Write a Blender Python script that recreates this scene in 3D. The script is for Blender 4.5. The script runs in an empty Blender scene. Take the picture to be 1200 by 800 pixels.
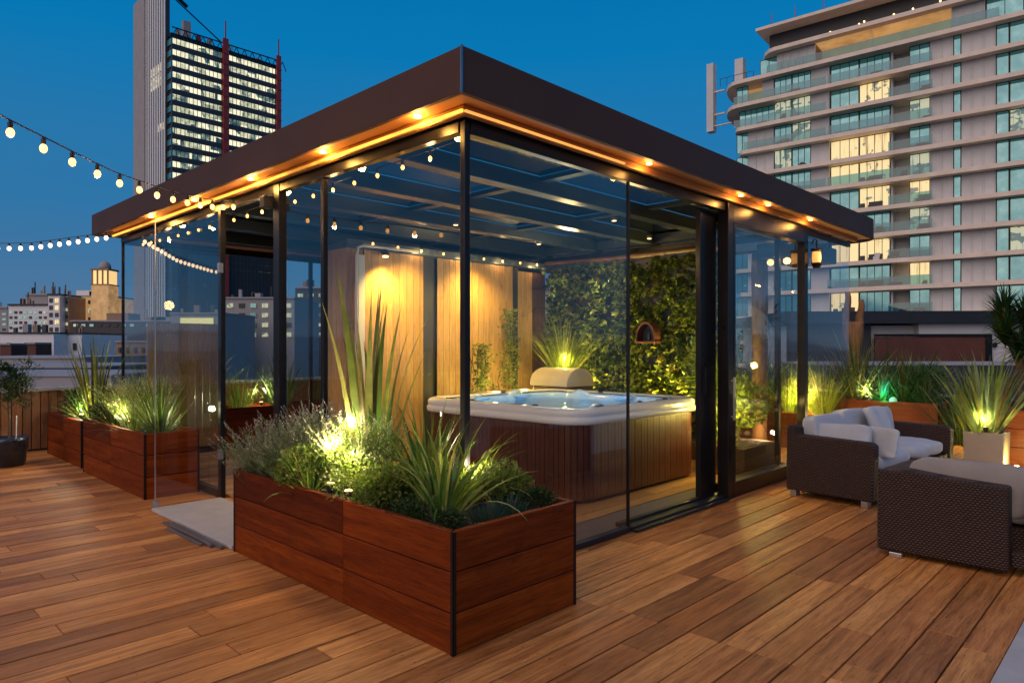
import bpy, math, random
from mathutils import Vector, Matrix, noise
R_ = math.radians
sc = bpy.context.scene
COL = sc.collection
rnd = random.Random(7)

# ------------------------------------------------------------------ frames
TH = math.atan2(.718, .696)                       # heading of the pavilion's long side
CORNER = Vector((-.282, 4.107, 0))
AX = Vector((math.cos(TH), math.sin(TH), 0)); AY = Vector((-math.sin(TH), math.cos(TH), 0))
def H(r, l, z=0):
    return CORNER + AX*r + AY*l + Vector((0, 0, z))

# ------------------------------------------------------------------ objects
def tag(o, label=None, cat=None, group=None, kind=None):
    if label: o['label'] = label
    if cat: o['category'] = cat
    if group: o['group'] = group
    if kind: o['kind'] = kind
    return o
def empty(name, loc, rot=0, label=None, cat=None, group=None):
    o = bpy.data.objects.new(name, None); COL.objects.link(o)
    o.location = loc; o.rotation_euler = (0, 0, rot); o.empty_display_size = .1
    return tag(o, label, cat, group)
def copy_tree(o, parent=None):
    c = o.copy(); COL.objects.link(c); c.parent = parent
    for ch in [k for k in bpy.data.objects if k.parent == o]:
        copy_tree(ch, c)
    return c

class MB:
    def __init__(s): s.v = []; s.f = []
    def add(s, vs, fs):
        n = len(s.v); s.v += [tuple(v) for v in vs]; s.f += [tuple(i+n for i in f) for f in fs]
    def box(s, x0, x1, y0, y1, z0, z1):
        if x0 > x1: x0, x1 = x1, x0
        if y0 > y1: y0, y1 = y1, y0
        if z0 > z1: z0, z1 = z1, z0
        s.add([(x0,y0,z0),(x1,y0,z0),(x1,y1,z0),(x0,y1,z0),(x0,y0,z1),(x1,y0,z1),(x1,y1,z1),(x0,y1,z1)],
              [(0,3,2,1),(4,5,6,7),(0,1,5,4),(1,2,6,5),(2,3,7,6),(3,0,4,7)]); return s
    def bar(s, a, b, w, h=None):
        a = Vector(a); b = Vector(b); h = h or w
        d = (b-a).normalized(); u = d.cross(Vector((0,0,1)))
        if u.length < 1e-4: u = Vector((1,0,0))
        u.normalize(); v = u.cross(d)
        vs = [p+u*i*w/2+v*j*h/2 for p in (a, b) for i, j in ((-1,-1),(1,-1),(1,1),(-1,1))]
        s.add(vs, [(0,1,2,3),(7,6,5,4),(0,4,5,1),(1,5,6,2),(2,6,7,3),(3,7,4,0)]); return s
    def tube(s, pts, r, n=8, cap=True):
        pts = [Vector(p) for p in pts]; rs = r if isinstance(r, (list, tuple)) else [r]*len(pts)
        base = len(s.v); u = None
        for i, p in enumerate(pts):
            d = (pts[min(i+1, len(pts)-1)] - pts[max(i-1, 0)])
            if d.length < 1e-9: d = Vector((0,0,1))
            d.normalize()
            if u is None:
                u = d.orthogonal().normalized()
            u = (u - d*u.dot(d)).normalized(); v = d.cross(u)
            for k in range(n):
                a = 2*math.pi*k/n
                s.v.append(tuple(p + (u*math.cos(a)+v*math.sin(a))*rs[i]))
        for i in range(len(pts)-1):
            for k in range(n):
                k2 = (k+1) % n
                s.f.append((base+i*n+k, base+i*n+k2, base+(i+1)*n+k2, base+(i+1)*n+k))
        if cap:
            s.f.append(tuple(base+k for k in reversed(range(n))))
            s.f.append(tuple(base+(len(pts)-1)*n+k for k in range(n)))
        return s
    def lathe(s, prof, c=(0,0,0), n=24):
        base = len(s.v)
        for r, z in prof:
            for k in range(n):
                a = 2*math.pi*k/n
                s.v.append((c[0]+r*math.cos(a), c[1]+r*math.sin(a), c[2]+z))
        for i in range(len(prof)-1):
            for k in range(n):
                k2 = (k+1) % n
                s.f.append((base+i*n+k, base+i*n+k2, base+(i+1)*n+k2, base+(i+1)*n+k))
        s.f.append(tuple(base+k for k in reversed(range(n))))
        s.f.append(tuple(base+(len(prof)-1)*n+k for k in range(n)))
        return s
    def loft(s, loops, close=True, caps=(False, False)):
        base = len(s.v); n = len(loops[0])
        for lp in loops: s.v += [tuple(p) for p in lp]
        for i in range(len(loops)-1):
            for k in range(n if close else n-1):
                k2 = (k+1) % n
                s.f.append((base+i*n+k, base+i*n+k2, base+(i+1)*n+k2, base+(i+1)*n+k))
        if caps[0]: s.f.append(tuple(base+k for k in reversed(range(n))))
        if caps[1]: s.f.append(tuple(base+(len(loops)-1)*n+k for k in range(n)))
        return s
    def poly(s, pts, z0, z1):
        n = len(pts)
        s.loft([[(x, y, z0) for x, y in pts], [(x, y, z1) for x, y in pts]], caps=(True, True)); return s
    def leaf(s, p, d, w, L, nrm=None):
        d = Vector(d).normalized(); nrm = Vector(nrm) if nrm is not None else Vector((rnd.uniform(-1,1), rnd.uniform(-1,1), rnd.uniform(-1,1)))
        u = d.cross(nrm)
        if u.length < 1e-4: u = d.orthogonal()
        u.normalize(); p = Vector(p); q = u.cross(d).normalized()
        s.add([p, p+d*L*.35+u*w*.5+q*w*.15, p+d*L, p+d*L*.35-u*w*.5+q*w*.15, p+d*L*.4-q*w*.05], [(0,1,4),(1,2,4),(2,3,4),(3,0,4)]); return s
    def blade(s, p, az, ang, L, w, droop, seg=7, twist=0):
        p = Vector(p); h = Vector((math.cos(az), math.sin(az), 0)); side = Vector((-math.sin(az), math.cos(az), 0))
        side = (side + h*twist).normalized()
        base = len(s.v); st = L/seg
        for i in range(seg+1):
            t = i/seg; ww = w*(.55+.9*t if t < .35 else .865*(1-((t-.35)/.65)**1.6))+.0006
            s.v.append(tuple(p-side*ww*.5)); s.v.append(tuple(p+side*ww*.5))
            a = ang + droop*t*t
            p = p + (h*math.sin(a)+Vector((0,0,1))*math.cos(a))*st
        for i in range(seg):
            b = base+2*i; s.f.append((b, b+1, b+3, b+2))
        return s
    def build(s, name, mat, parent=None, smooth=False, bevel=0, seg=2, loc=None, sub=0):
        me = bpy.data.meshes.new(name); me.from_pydata(s.v, [], s.f); me.update()
        if smooth:
            me.polygons.foreach_set('use_smooth', [True]*len(me.polygons))
        me.materials.append(mat)
        o = bpy.data.objects.new(name, me); COL.objects.link(o); o.parent = parent
        if loc is not None: o.location = loc
        if bevel:
            m = o.modifiers.new('bevel', 'BEVEL'); m.width = bevel; m.segments = seg; m.limit_method = 'ANGLE'; m.angle_limit = R_(40)
        if sub:
            m = o.modifiers.new('sub', 'SUBSURF'); m.levels = sub; m.render_levels = sub
        return o

def rrect(hx, hy, r, n=6, cx=0, cy=0, z=0):
    out = []
    for sx, sy, a0 in ((1,1,0),(-1,1,90),(-1,-1,180),(1,-1,270)):
        for k in range(n+1):
            a = R_(a0+90*k/n)
            out.append((cx+sx*(hx-r)+r*math.cos(a), cy+sy*(hy-r)+r*math.sin(a), z))
    return out

# ------------------------------------------------------------------ materials
M = {}
class N:
    def __init__(s, name):
        s.m = bpy.data.materials.new(name); s.m.use_nodes = True; s.t = s.m.node_tree
        s.p = s.t.nodes['Principled BSDF']; s.out = s.t.nodes['Material Output']
    def n(s, typ, **kw):
        nd = s.t.nodes.new(typ)
        for k, v in kw.items():
            if k in ('i',):
                for kk, vv in v.items():
                    if isinstance(vv, bpy.types.NodeSocket): s.t.links.new(vv, nd.inputs[kk])
                    else: nd.inputs[kk].default_value = vv
            else: setattr(nd, k, v)
        return nd
    def l(s, a, b): s.t.links.new(a, b)
    def ramp(s, fac, stops, interp='LINEAR'):
        r = s.n('ShaderNodeValToRGB'); s.l(fac, r.inputs[0]); cr = r.color_ramp; cr.interpolation = interp
        while len(cr.elements) < len(stops): cr.elements.new(.5)
        for e, (p, c) in zip(cr.elements, stops):
            e.position = p; e.color = (*c, 1) if len(c) == 3 else c
        return r.outputs[0]
    def coords(s, scale=(1,1,1), kind='Object', rot=(0,0,0)):
        tc = s.n('ShaderNodeTexCoord'); mp = s.n('ShaderNodeMapping'); s.l(tc.outputs[kind], mp.inputs[0])
        mp.inputs['Scale'].default_value = scale; mp.inputs['Rotation'].default_value = rot; return mp.outputs[0]
    def noise(s, vec, scale, detail=4, rough=.6, dist=0):
        return s.n('ShaderNodeTexNoise', i={'Vector': vec, 'Scale': scale, 'Detail': detail, 'Roughness': rough, 'Distortion': dist}).outputs[0]
    def mul(s, a, b, mode='MULTIPLY', f=1.0):
        m = s.n('ShaderNodeMix', data_type='RGBA', blend_type=mode)
        m.inputs[0].default_value = f if not isinstance(f, bpy.types.NodeSocket) else 1
        if isinstance(f, bpy.types.NodeSocket): s.l(f, m.inputs[0])
        for sock, v in ((6, a), (7, b)):
            if isinstance(v, bpy.types.NodeSocket): s.l(v, m.inputs[sock])
            else: m.inputs[sock].default_value = (*v, 1)
        return m.outputs[2]
    def math(s, op, a, b=0.0, c=None):
        m = s.n('ShaderNodeMath', operation=op)
        for k, v in enumerate((a, b) if c is None else (a, b, c)):
            if isinstance(v, bpy.types.NodeSocket): s.l(v, m.inputs[k])
            else: m.inputs[k].default_value = v
        return m.outputs[0]
    def bump(s, h, st=.3, d=.01):
        b = s.n('ShaderNodeBump', i={'Height': h, 'Strength': st, 'Distance': d}); s.l(b.outputs[0], s.p.inputs['Normal']); return b
    def set(s, **kw):
        for k, v in kw.items():
            k = {'base':'Base Color','rough':'Roughness','metal':'Metallic','spec':'Specular IOR Level','trans':'Transmission Weight','emit':'Emission Color','es':'Emission Strength','coat':'Coat Weight','cr':'Coat Roughness','alpha':'Alpha','sheen':'Sheen Weight'}[k]
            if isinstance(v, bpy.types.NodeSocket): s.l(v, s.p.inputs[k])
            else: s.p.inputs[k].default_value = (*v, 1) if isinstance(v, tuple) else v
        return s.m

def island(n): return n.n('ShaderNodeNewGeometry').outputs['Random Per Island']

def wood(name, dark, mid, light, rough=.5, axis=0, scale=1.0, grain=1.0, var=True, coat=0.0, bump=.25, spec=.5):
    n = N(name)
    sc3 = [22*scale]*3; sc3[axis] = 1.3*scale
    tc = n.n('ShaderNodeTexCoord'); isl = island(n)
    off = n.n('ShaderNodeCombineXYZ', i={'X': n.math('MULTIPLY', isl, 37.0), 'Y': n.math('MULTIPLY', isl, 91.0), 'Z': n.math('MULTIPLY', isl, 53.0)})
    ad = n.n('ShaderNodeVectorMath', operation='ADD'); n.l(tc.outputs['Object'], ad.inputs[0]); n.l(off.outputs[0], ad.inputs[1])
    mp = n.n('ShaderNodeMapping'); n.l(ad.outputs[0], mp.inputs[0]); mp.inputs['Scale'].default_value = sc3
    g = n.noise(mp.outputs[0], 1.0*grain, 6, .65, .6)
    mp2 = n.n('ShaderNodeMapping'); n.l(ad.outputs[0], mp2.inputs[0]); mp2.inputs['Scale'].default_value = [x*4 for x in sc3]
    g2 = n.noise(mp2.outputs[0], 1.6*grain, 3, .6, .2)
    c = n.ramp(g, [(.25, dark), (.5, mid), (.75, light)])
    c = n.mul(c, n.ramp(g2, [(.28, (.55,.52,.5)), (.45, (.95,.93,.92)), (.65, (1.1,1.07,1.04))]))
    if var == 'soft':
        c = n.mul(c, n.ramp(isl, [(0, (.86,.84,.82)), (.5, (1,1,1)), (1, (1.10,1.09,1.07))]))
    elif var:
        c = n.mul(c, n.ramp(isl, [(0, (.58,.52,.50)), (.25, (.82,.76,.74)), (.45, (1.0,.92,.88)), (.65, (1.12,1.12,1.08)), (.85,(1.32,1.36,1.34)), (1, (.72,.60,.52))]))
    big = n.noise(n.coords((1,1,1)), .9, 3, .6)
    c = n.mul(c, n.ramp(big, [(.3, (.8,.8,.82)), (.7, (1.12,1.1,1.08))]))
    n.bump(g2, bump, .004)
    st = n.noise(n.coords((1,1,1)), 3.2, 6, .7, 1.2); c = n.mul(c, n.ramp(st, [(.30, (.70,.68,.66)), (.42, (1,1,1)), (.62, (1,1,1)), (.75, (1.14,1.13,1.12))]))
    return n.set(base=c, rough=n.ramp(st, [(.2, (rough-.14,)*3), (.8, (min(1,rough+.18),)*3)]), coat=coat, cr=.25, spec=spec)

def plain(name, col, rough=.5, metal=0, var=.12, scale=6, bump=0, spec=.5, coat=0):
    n = N(name)
    nz = n.noise(n.coords(), scale, 5, .6)
    c = n.mul(col, n.ramp(nz, [(.25, (1-var,)*3), (.75, (1+var,)*3)]))
    if bump: n.bump(nz, bump, .01)
    return n.set(base=c, rough=n.ramp(nz, [(.2, (max(0,rough-.08),)*3), (.8, (min(1,rough+.08),)*3)]), metal=metal, spec=spec, coat=coat)

def leafmat(name, a, b, c, trans=.35, rough=.45, obj=False):
    n = N(name); isl = island(n)
    col = n.ramp(isl, [(0, a), (.45, b), (.94, c), (.965, (.20,.12,.045))])
    nz = n.noise(n.coords((1,1,1)), 9, 2)
    col = n.mul(col, n.ramp(nz, [(.3, (.65,.68,.65)), (.7, (1.25,1.2,1.1))]))
    n.set(base=col, rough=rough, spec=.35)
    tr = n.n('ShaderNodeBsdfTranslucent'); n.l(n.mul(col, (1.3,1.4,.7)), tr.inputs[0])
    mx = n.n('ShaderNodeMixShader'); mx.inputs[0].default_value = trans
    n.l(n.p.outputs[0], mx.inputs[1]); n.l(tr.outputs[0], mx.inputs[2]); n.l(mx.outputs[0], n.out.inputs[0])
    return n.m

def sheetglass(name, tint=(.9,.94,.94), boost=1.0, rough=0.0, wob=0.0):
    n = N(name); n.t.nodes.remove(n.p)
    fr = n.n('ShaderNodeFresnel'); bf = n.n('ShaderNodeNewGeometry').outputs['Backfacing']     # same reflectance from either side
    n.l(n.math('SUBTRACT', 1.5, n.math('MULTIPLY', bf, 1.5-1/1.5)), fr.inputs[0])
    gl = n.n('ShaderNodeBsdfGlossy'); gl.inputs['Roughness'].default_value = rough; gl.inputs['Color'].default_value = (1,1,1,1)
    if wob:
        b = n.n('ShaderNodeBump', i={'Height': n.noise(n.coords(), 1.3, 1), 'Strength': wob, 'Distance': .02}); n.l(b.outputs[0], gl.inputs['Normal'])
    tr = n.n('ShaderNodeBsdfTransparent'); tr.inputs[0].default_value = (*tint, 1)
    mx = n.n('ShaderNodeMixShader'); n.l(n.math('MINIMUM', n.math('MULTIPLY', fr.outputs[0], boost), 1.0), mx.inputs[0])
    n.l(tr.outputs[0], mx.inputs[1]); n.l(gl.outputs[0], mx.inputs[2]); n.l(mx.outputs[0], n.out.inputs[0])
    return n.m

def emit(name, col, st):
    n = N(name); return n.set(base=(.8,.6,.35), emit=col, es=st, rough=.4)

M['deck'] = wood('deck_boards', (.20,.075,.020), (.48,.200,.055), (.70,.335,.105), rough=.52, axis=0, coat=0, spec=.28, scale=1.1, bump=.5)
M['infloor'] = wood('indoor_boards', (.30,.15,.055), (.42,.23,.09), (.52,.30,.13), rough=.4, axis=0, coat=.1)
M['planter'] = wood('mahogany_stain', (.11,.018,.001), (.20,.036,.002), (.31,.066,.005), rough=.6, axis=0, scale=.9, coat=.0, spec=.15, var=True)
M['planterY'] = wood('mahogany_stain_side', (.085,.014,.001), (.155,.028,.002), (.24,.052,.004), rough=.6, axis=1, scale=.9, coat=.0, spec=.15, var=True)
M['planterO'] = wood('orange_stained_boards', (.24,.05,.010), (.38,.085,.016), (.50,.13,.026), rough=.4, axis=1, scale=.6, coat=.15)
M['tubwood'] = wood('tub_cabinet_wood', (.055,.012,.004), (.09,.021,.007), (.125,.031,.011), rough=.42, axis=2, coat=.08, var=False)
M['oak'] = wood('oak_cladding', (.42,.25,.08), (.50,.31,.11), (.57,.37,.145), rough=.5, axis=2, scale=.7, var='soft')
M['walnut'] = wood('walnut_cladding', (.07,.035,.018), (.11,.058,.03), (.16,.085,.045), rough=.5, axis=2, scale=.7)
M['cedar'] = wood('cedar_slats', (.16,.065,.02), (.30,.13,.04), (.42,.20,.07), rough=.6, axis=2)
M['drift'] = wood('carved_log', (.12,.055,.02), (.24,.12,.05), (.36,.2,.09), rough=.7, axis=2, bump=.8)
M['frame'] = plain('bronze_frame', (.022,.019,.019), .32, .6, .15)
M['fascia'] = plain('bronze_fascia', (.080,.042,.030), .55, 0, .10, 1.2, spec=.12)
M['trim'] = plain('corner_trim', (.25,.25,.28), .3, .8)
M['soffit'] = plain('copper_soffit', (.45,.20,.07), .42, .35, .03, 2)
M['ceil'] = plain('ceiling_slate', (.085,.12,.15), .3, .1, .1)
M['beam'] = plain('ceiling_beam_paint', (.018,.027,.035), .35, .1, .1)
M['steel'] = plain('brushed_steel', (.5,.5,.52), .3, .9)
M['black'] = plain('black_plastic', (.015,.015,.017), .45)
M['glass'] = sheetglass('clear_glass', (.93,.95,.93), 1.55, wob=.03)
M['skylight'] = sheetglass('tinted_skylight', (.13,.17,.20), 2.0)
M['skyclear'] = sheetglass('clear_skylight', (.42,.50,.55), 1.5)
M['balu'] = sheetglass('balustrade_glass', (.38,.62,.66), 1.6)
M['shell'] = plain('acrylic_rim', (.80,.79,.77), .22, 0, .03, coat=.4)
M['shellin'] = plain('acrylic_basin', (.42,.62,.80), .15, 0, .06, coat=.5)
M['white'] = plain('white_paint', (.75,.74,.72), .5, 0, .05)
M['soil'] = plain('soil', (.03,.02,.014), .95, 0, .4, 40, .8)
M['cush'] = None
M['stone'] = plain('pale_stone', (.42,.40,.38), .65, 0, .12, 7, .1)
M['stonestrip'] = plain('sill_stone', (.13,.11,.11), .4, 0, .2)
M['concrete'] = plain('city_concrete', (.33,.31,.31), .8, 0, .1, .3)
M['cladding'] = plain('pinkish_cladding', (.60,.585,.565), .65, 0, .12, .5)
M['slab'] = plain('slab_edge', (.78,.64,.51), .6, 0, .14, .7)
M['asphalt'] = plain('roof_felt', (.10,.10,.11), .9, 0, .2, .5)
M['dark'] = plain('dark_facade', (.035,.037,.042), .5, 0, .2, .3)
M['blackroof'] = plain('black_roof_edge', (.012,.013,.016), .5)
M['redsteel'] = plain('red_steel', (.30,.025,.02), .5, 0, .2, .2)
M['rust'] = plain('rust_panel', (.10,.03,.018), .7, 0, .3, 1)
M['brick'] = plain('old_brick', (.30,.20,.14), .8, 0, .2, .4)
M['pot'] = plain('navy_glazed_pot', (.010,.016,.028), .3, 0, .1, coat=.4)
M['potbeige'] = plain('beige_pot', (.42,.36,.27), .55, 0, .08)
M['bark'] = plain('bark', (.10,.07,.045), .9, 0, .3, 30, .6)
M['cornerwood'] = plain('dark_corner_joint', (.022,.010,.007), .6, 0, .2, 20, spec=.2)
M['wire'] = plain('cable', (.02,.018,.015), .6)

n = N('cushion_cloth'); nz = n.noise(n.coords(), 260, 2); b2 = n.noise(n.coords(), 5, 3)
n.bump(n.math('ADD', n.math('MULTIPLY', nz, .25), b2), .35, .012)
M['cush'] = n.set(base=n.mul((.42,.45,.50), n.ramp(b2, [(.3, (.9,)*3), (.7, (1.06,)*3)])), rough=.9, sheen=.3)
n = N('grey_cushion_cloth'); nz = n.noise(n.coords(), 260, 2); b2 = n.noise(n.coords(), 6, 3)
n.bump(n.math('ADD', n.math('MULTIPLY', nz, .3), b2), .35, .012)
M['cushg'] = n.set(base=n.mul((.26,.235,.215), n.ramp(b2, [(.3, (.88,)*3), (.7, (1.08,)*3)])), rough=.92, sheen=.2)
n = N('cushion_in_blue_light'); b2 = n.noise(n.coords(), 6, 3); n.bump(b2, .3, .012)
M['cushb'] = n.set(base=n.mul((.22,.28,.37), n.ramp(b2, [(.3, (.88,)*3), (.7, (1.08,)*3)])), rough=.92)  # bluish light on the pale cushions put into the cloth colour

# wicker weave: horizontal strands passing over and under upright canes
n = N('woven_rattan')
tc = n.n('ShaderNodeTexCoord'); sp = n.n('ShaderNodeSeparateXYZ'); n.l(tc.outputs['Object'], sp.inputs[0])
hor = n.math('ADD', sp.outputs[0], sp.outputs[1])
cx = n.math('MULTIPLY', hor, 2*math.pi/.026); cz = n.math('MULTIPLY', sp.outputs[2], 2*math.pi/.015)
row = n.math('FLOOR', n.math('MULTIPLY', sp.outputs[2], 1/.015)); par = n.math('MULTIPLY', n.math('MODULO', row, 2.0), math.pi)
w = n.math('MULTIPLY', n.math('ADD', n.math('SINE', n.math('ADD', cx, par)), 1.2), n.math('ABSOLUTE', n.math('SINE', n.math('MULTIPLY', cz, .5))))
vr = n.noise(n.coords((6,6,60)), 3, 3)
c = n.ramp(w, [(0, (.004,.003,.003)), (.5, (.030,.018,.014)), (1, (.090,.054,.043))])
c = n.mul(c, n.ramp(vr, [(.3, (.6,.6,.6)), (.7, (1.4,1.3,1.25))]))
n.bump(w, .8, .006)
M['wicker'] = n.set(base=c, rough=.5, spec=.3)

n = N('pool_water'); n.t.nodes.remove(n.p)
fr = n.n('ShaderNodeFresnel'); fr.inputs[0].default_value = 1.33
b = n.n('ShaderNodeBump', i={'Height': n.noise(n.coords(), 7, 3, .6, .5), 'Strength': .5, 'Distance': .02})
gl = n.n('ShaderNodeBsdfGlossy'); gl.inputs['Roughness'].default_value = .03; n.l(b.outputs[0], gl.inputs['Normal']); n.l(b.outputs[0], fr.inputs['Normal'])
tr = n.n('ShaderNodeBsdfTransparent'); tr.inputs[0].default_value = (.70,.88,.97,1)
mx = n.n('ShaderNodeMixShader'); n.l(fr.outputs[0], mx.inputs[0]); n.l(tr.outputs[0], mx.inputs[1]); n.l(gl.outputs[0], mx.inputs[2]); n.l(mx.outputs[0], n.out.inputs[0])
M['water'] = n.m

# windows of the city
n = N('sky_tinted_window'); nz = n.noise(n.coords((.5,.5,.5)), 1.2, 4)
M['win'] = n.set(base=n.ramp(nz, [(.3, (.10,.22,.25)), (.55, (.16,.31,.33)), (.7, (.22,.40,.41))]), metal=.8, rough=.06, emit=(.06,.22,.22), es=.22)  # teal sky reflection put into the colour and a faint glow
def litwin(name, warm, dim, st, sx=1.2, lo=.42):
    n = N(name); v = n.coords((sx, sx, .9))
    vo = n.n('ShaderNodeTexVoronoi', distance='CHEBYCHEV', i={'Vector': v, 'Scale': 1.1}); nz = n.noise(v, 2.2, 4)
    f = n.math('ADD', n.math('MULTIPLY', vo.outputs['Distance'], .55), n.math('MULTIPLY', nz, .6))
    c = n.ramp(f, [(.2, warm), (lo, warm), (lo+.14, tuple(x*.55 for x in warm)), (.85, dim)])
    return n.set(base=(.02,.03,.03), rough=.1, emit=c, es=st)
def room(name, warm, mid, dark, st, cut):
    n = N(name); v = n.coords((1.7,1.7,.12)); cur = n.noise(v, 1.0, 4, .7)
    vo = n.n('ShaderNodeTexVoronoi', distance='CHEBYCHEV', i={'Vector': n.coords((.8,.8,1.1)), 'Scale': 1.0}); sep = n.n('ShaderNodeSeparateColor'); n.l(vo.outputs['Color'], sep.inputs[0])
    fine = n.noise(n.coords((1.3,1.3,1.6)), 1.0, 1, .5)
    c = n.ramp(cur, [(.32, mid), (.44, warm), (.60, warm), (.70, mid)])
    f = n.math('ADD', n.math('MULTIPLY', sep.outputs[0], .55), n.math('MULTIPLY', fine, .75))
    c = n.mul(c, dark, 'MIX', n.ramp(f, [(0, (1,1,1)), (cut, (.85,.85,.85)), (cut+.06, (0,0,0)), (1, (0,0,0))]))
    return n.set(base=(.02,.03,.03), rough=.1, emit=c, es=st)
M['lit'] = room('lit_window', (1.0,.74,.36), (.55,.36,.15), (.10,.15,.14), 1.0, .36)
M['litpale'] = room('pale_lit_window', (.62,.62,.42), (.10,.28,.28), (.04,.13,.14), .8, .50)
M['litfar'] = litwin('far_office_glow', (1.0,.86,.50), (.02,.06,.075), .95, .42, .40)
n = N('office_floor_glow')
vo = n.n('ShaderNodeTexVoronoi', distance='CHEBYCHEV', i={'Vector': n.coords((.30,.30,.2)), 'Scale': 1.0}); sep = n.n('ShaderNodeSeparateColor'); n.l(vo.outputs['Color'], sep.inputs[0])
fi = n.noise(n.coords((.9,.9,.7)), 1.0, 4, .7)
f = n.math('ADD', n.math('MULTIPLY', sep.outputs[0], .6), n.math('MULTIPLY', fi, .7))
M['litfar2'] = n.set(base=(.02,.04,.05), rough=.15, emit=n.ramp(f, [(.36, (.015,.045,.06)), (.48, (.12,.18,.15)), (.60, (.55,.55,.34)), (.78, (1.0,.93,.64))]), es=1.05)
M['warmwall'] = None
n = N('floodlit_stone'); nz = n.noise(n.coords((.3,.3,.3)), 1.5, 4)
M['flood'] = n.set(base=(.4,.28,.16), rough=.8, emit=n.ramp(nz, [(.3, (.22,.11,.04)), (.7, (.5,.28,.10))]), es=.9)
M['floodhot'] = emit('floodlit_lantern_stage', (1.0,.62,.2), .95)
M['bulb'] = emit('bulb_glow', (1.0,.46,.10), 4.5)
M['bulbfar'] = emit('bulb_glow_far', (1.0,.70,.42), 4)
M['lamp'] = emit('lamp_glow', (1.0,.60,.22), 5)
n = N('amber_rail_glow'); nz = n.noise(n.coords((1,1,1)), 1.7, 3, .6)
M['railglow'] = n.set(base=(.5,.3,.1), emit=(1.0,.40,.05), es=n.ramp(nz, [(.35, (.25,)*3), (.5, (1,)*3), (.65, (1,)*3)]), rough=.4)  # amber light on the eave rail put in as a patchy glow
n.p.inputs['Emission Color'].default_value = (2.6,1.02,.12,1)
M['railglow2'] = emit('amber_rail_glow_dim', (1.0,.40,.06), 1.1)  # dimmer glow for the lit rail on the right
M['lampdim'] = emit('lantern_glow', (1.0,.36,.05), 1.0)
M['shop'] = emit('lit_shop_strip', (.75,.75,.25), .8)
M['greenlamp'] = emit('green_lamp', (.01,.55,.30), .7)

M['gLime'] = leafmat('lime_leaves', (.10,.17,.02), (.17,.24,.04), (.26,.30,.08))
M['gMid'] = leafmat('green_blades', (.035,.09,.018), (.07,.15,.03), (.15,.24,.06))
M['gDark'] = leafmat('dark_leaves', (.012,.035,.010), (.025,.06,.015), (.05,.10,.02), .25)
M['gBlue'] = leafmat('blue_green_blades', (.02,.065,.055), (.04,.10,.085), (.06,.13,.11))
M['gYel'] = leafmat('yellow_edged_blades', (.12,.18,.03), (.26,.31,.06), (.45,.43,.13))
M['gGrey'] = leafmat('grey_green_leaves', (.10,.15,.07), (.18,.24,.12), (.30,.34,.20))
M['gLav'] = leafmat('lavender_flowers', (.24,.19,.26), (.36,.30,.36), (.52,.47,.48))
M['gWhite'] = leafmat('cream_flowers', (.45,.42,.25), (.6,.56,.38), (.75,.72,.55))
M['gIvy'] = leafmat('ivy_leaves', (.008,.022,.004), (.06,.10,.012), (.32,.34,.06), .15, .35)
M['gDry'] = leafmat('bronze_blades', (.06,.065,.022), (.13,.12,.04), (.26,.21,.08))
# ------------------------------------------------------------------ camera, sky, sun
cam = bpy.data.cameras.new('camera'); co = bpy.data.objects.new('camera', cam); COL.objects.link(co)
co.location = (0, 0, 1.45); co.rotation_euler = (R_(90), 0, 0)
cam.sensor_width = 36; cam.lens = 24; cam.shift_y = 5/1200; cam.clip_end = 6000; cam.clip_start = .05
sc.camera = co
sc.view_settings.view_transform = 'Standard'; sc.view_settings.look = 'None'; sc.view_settings.exposure = 0; sc.view_settings.gamma = 1
sc.cycles.use_denoising = True
try: sc.cycles.denoiser = 'OPENIMAGEDENOISE'
except Exception: pass
sc.cycles.sample_clamp_indirect = 4; sc.cycles.sample_clamp_direct = 0
sc.cycles.max_bounces = 10; sc.cycles.transparent_max_bounces = 24; sc.cycles.diffuse_bounces = 3; sc.cycles.glossy_bounces = 4
sc.cycles.caustics_reflective = False; sc.cycles.caustics_refractive = False

wd = bpy.data.worlds.new('World'); sc.world = wd; wd.use_nodes = True
t = wd.node_tree; bg = t.nodes['Background']
sky = t.nodes.new('ShaderNodeTexSky'); sky.sky_type = 'NISHITA'; sky.sun_disc = False
sky.sun_elevation = R_(1.0); sky.sun_rotation = R_(200); sky.air_density = 1.0; sky.ozone_density = 4.0; sky.dust_density = .3
tc = t.nodes.new('ShaderNodeTexCoord'); sx = t.nodes.new('ShaderNodeSeparateXYZ'); t.links.new(tc.outputs['Generated'], sx.inputs[0])
mpw = t.nodes.new('ShaderNodeMapping'); t.links.new(tc.outputs['Generated'], mpw.inputs[0]); mpw.inputs['Scale'].default_value = (1.2, 1.2, 6)
nw = t.nodes.new('ShaderNodeTexNoise'); t.links.new(mpw.outputs[0], nw.inputs[0]); nw.inputs['Scale'].default_value = 2.2; nw.inputs['Detail'].default_value = 6
mw = t.nodes.new('ShaderNodeMath'); mw.operation = 'MULTIPLY_ADD'; t.links.new(nw.outputs[0], mw.inputs[0]); mw.inputs[1].default_value = .09; t.links.new(sx.outputs[2], mw.inputs[2])   # thin uneven haze
mw2 = t.nodes.new('ShaderNodeMath'); mw2.operation = 'SUBTRACT'; t.links.new(mw.outputs[0], mw2.inputs[0]); mw2.inputs[1].default_value = .048
rp = t.nodes.new('ShaderNodeValToRGB'); t.links.new(mw2.outputs[0], rp.inputs[0])
cr = rp.color_ramp
stops = [(0, (.060,.095,.16)), (.005, (.13,.21,.33)), (.04, (.085,.195,.35)), (.10, (.055,.185,.375)), (.22, (.024,.190,.425)), (.38, (.002,.195,.48)), (.6, (.0,.15,.43)), (1, (.0,.15,.42))]
while len(cr.elements) < len(stops): cr.elements.new(.5)
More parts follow.
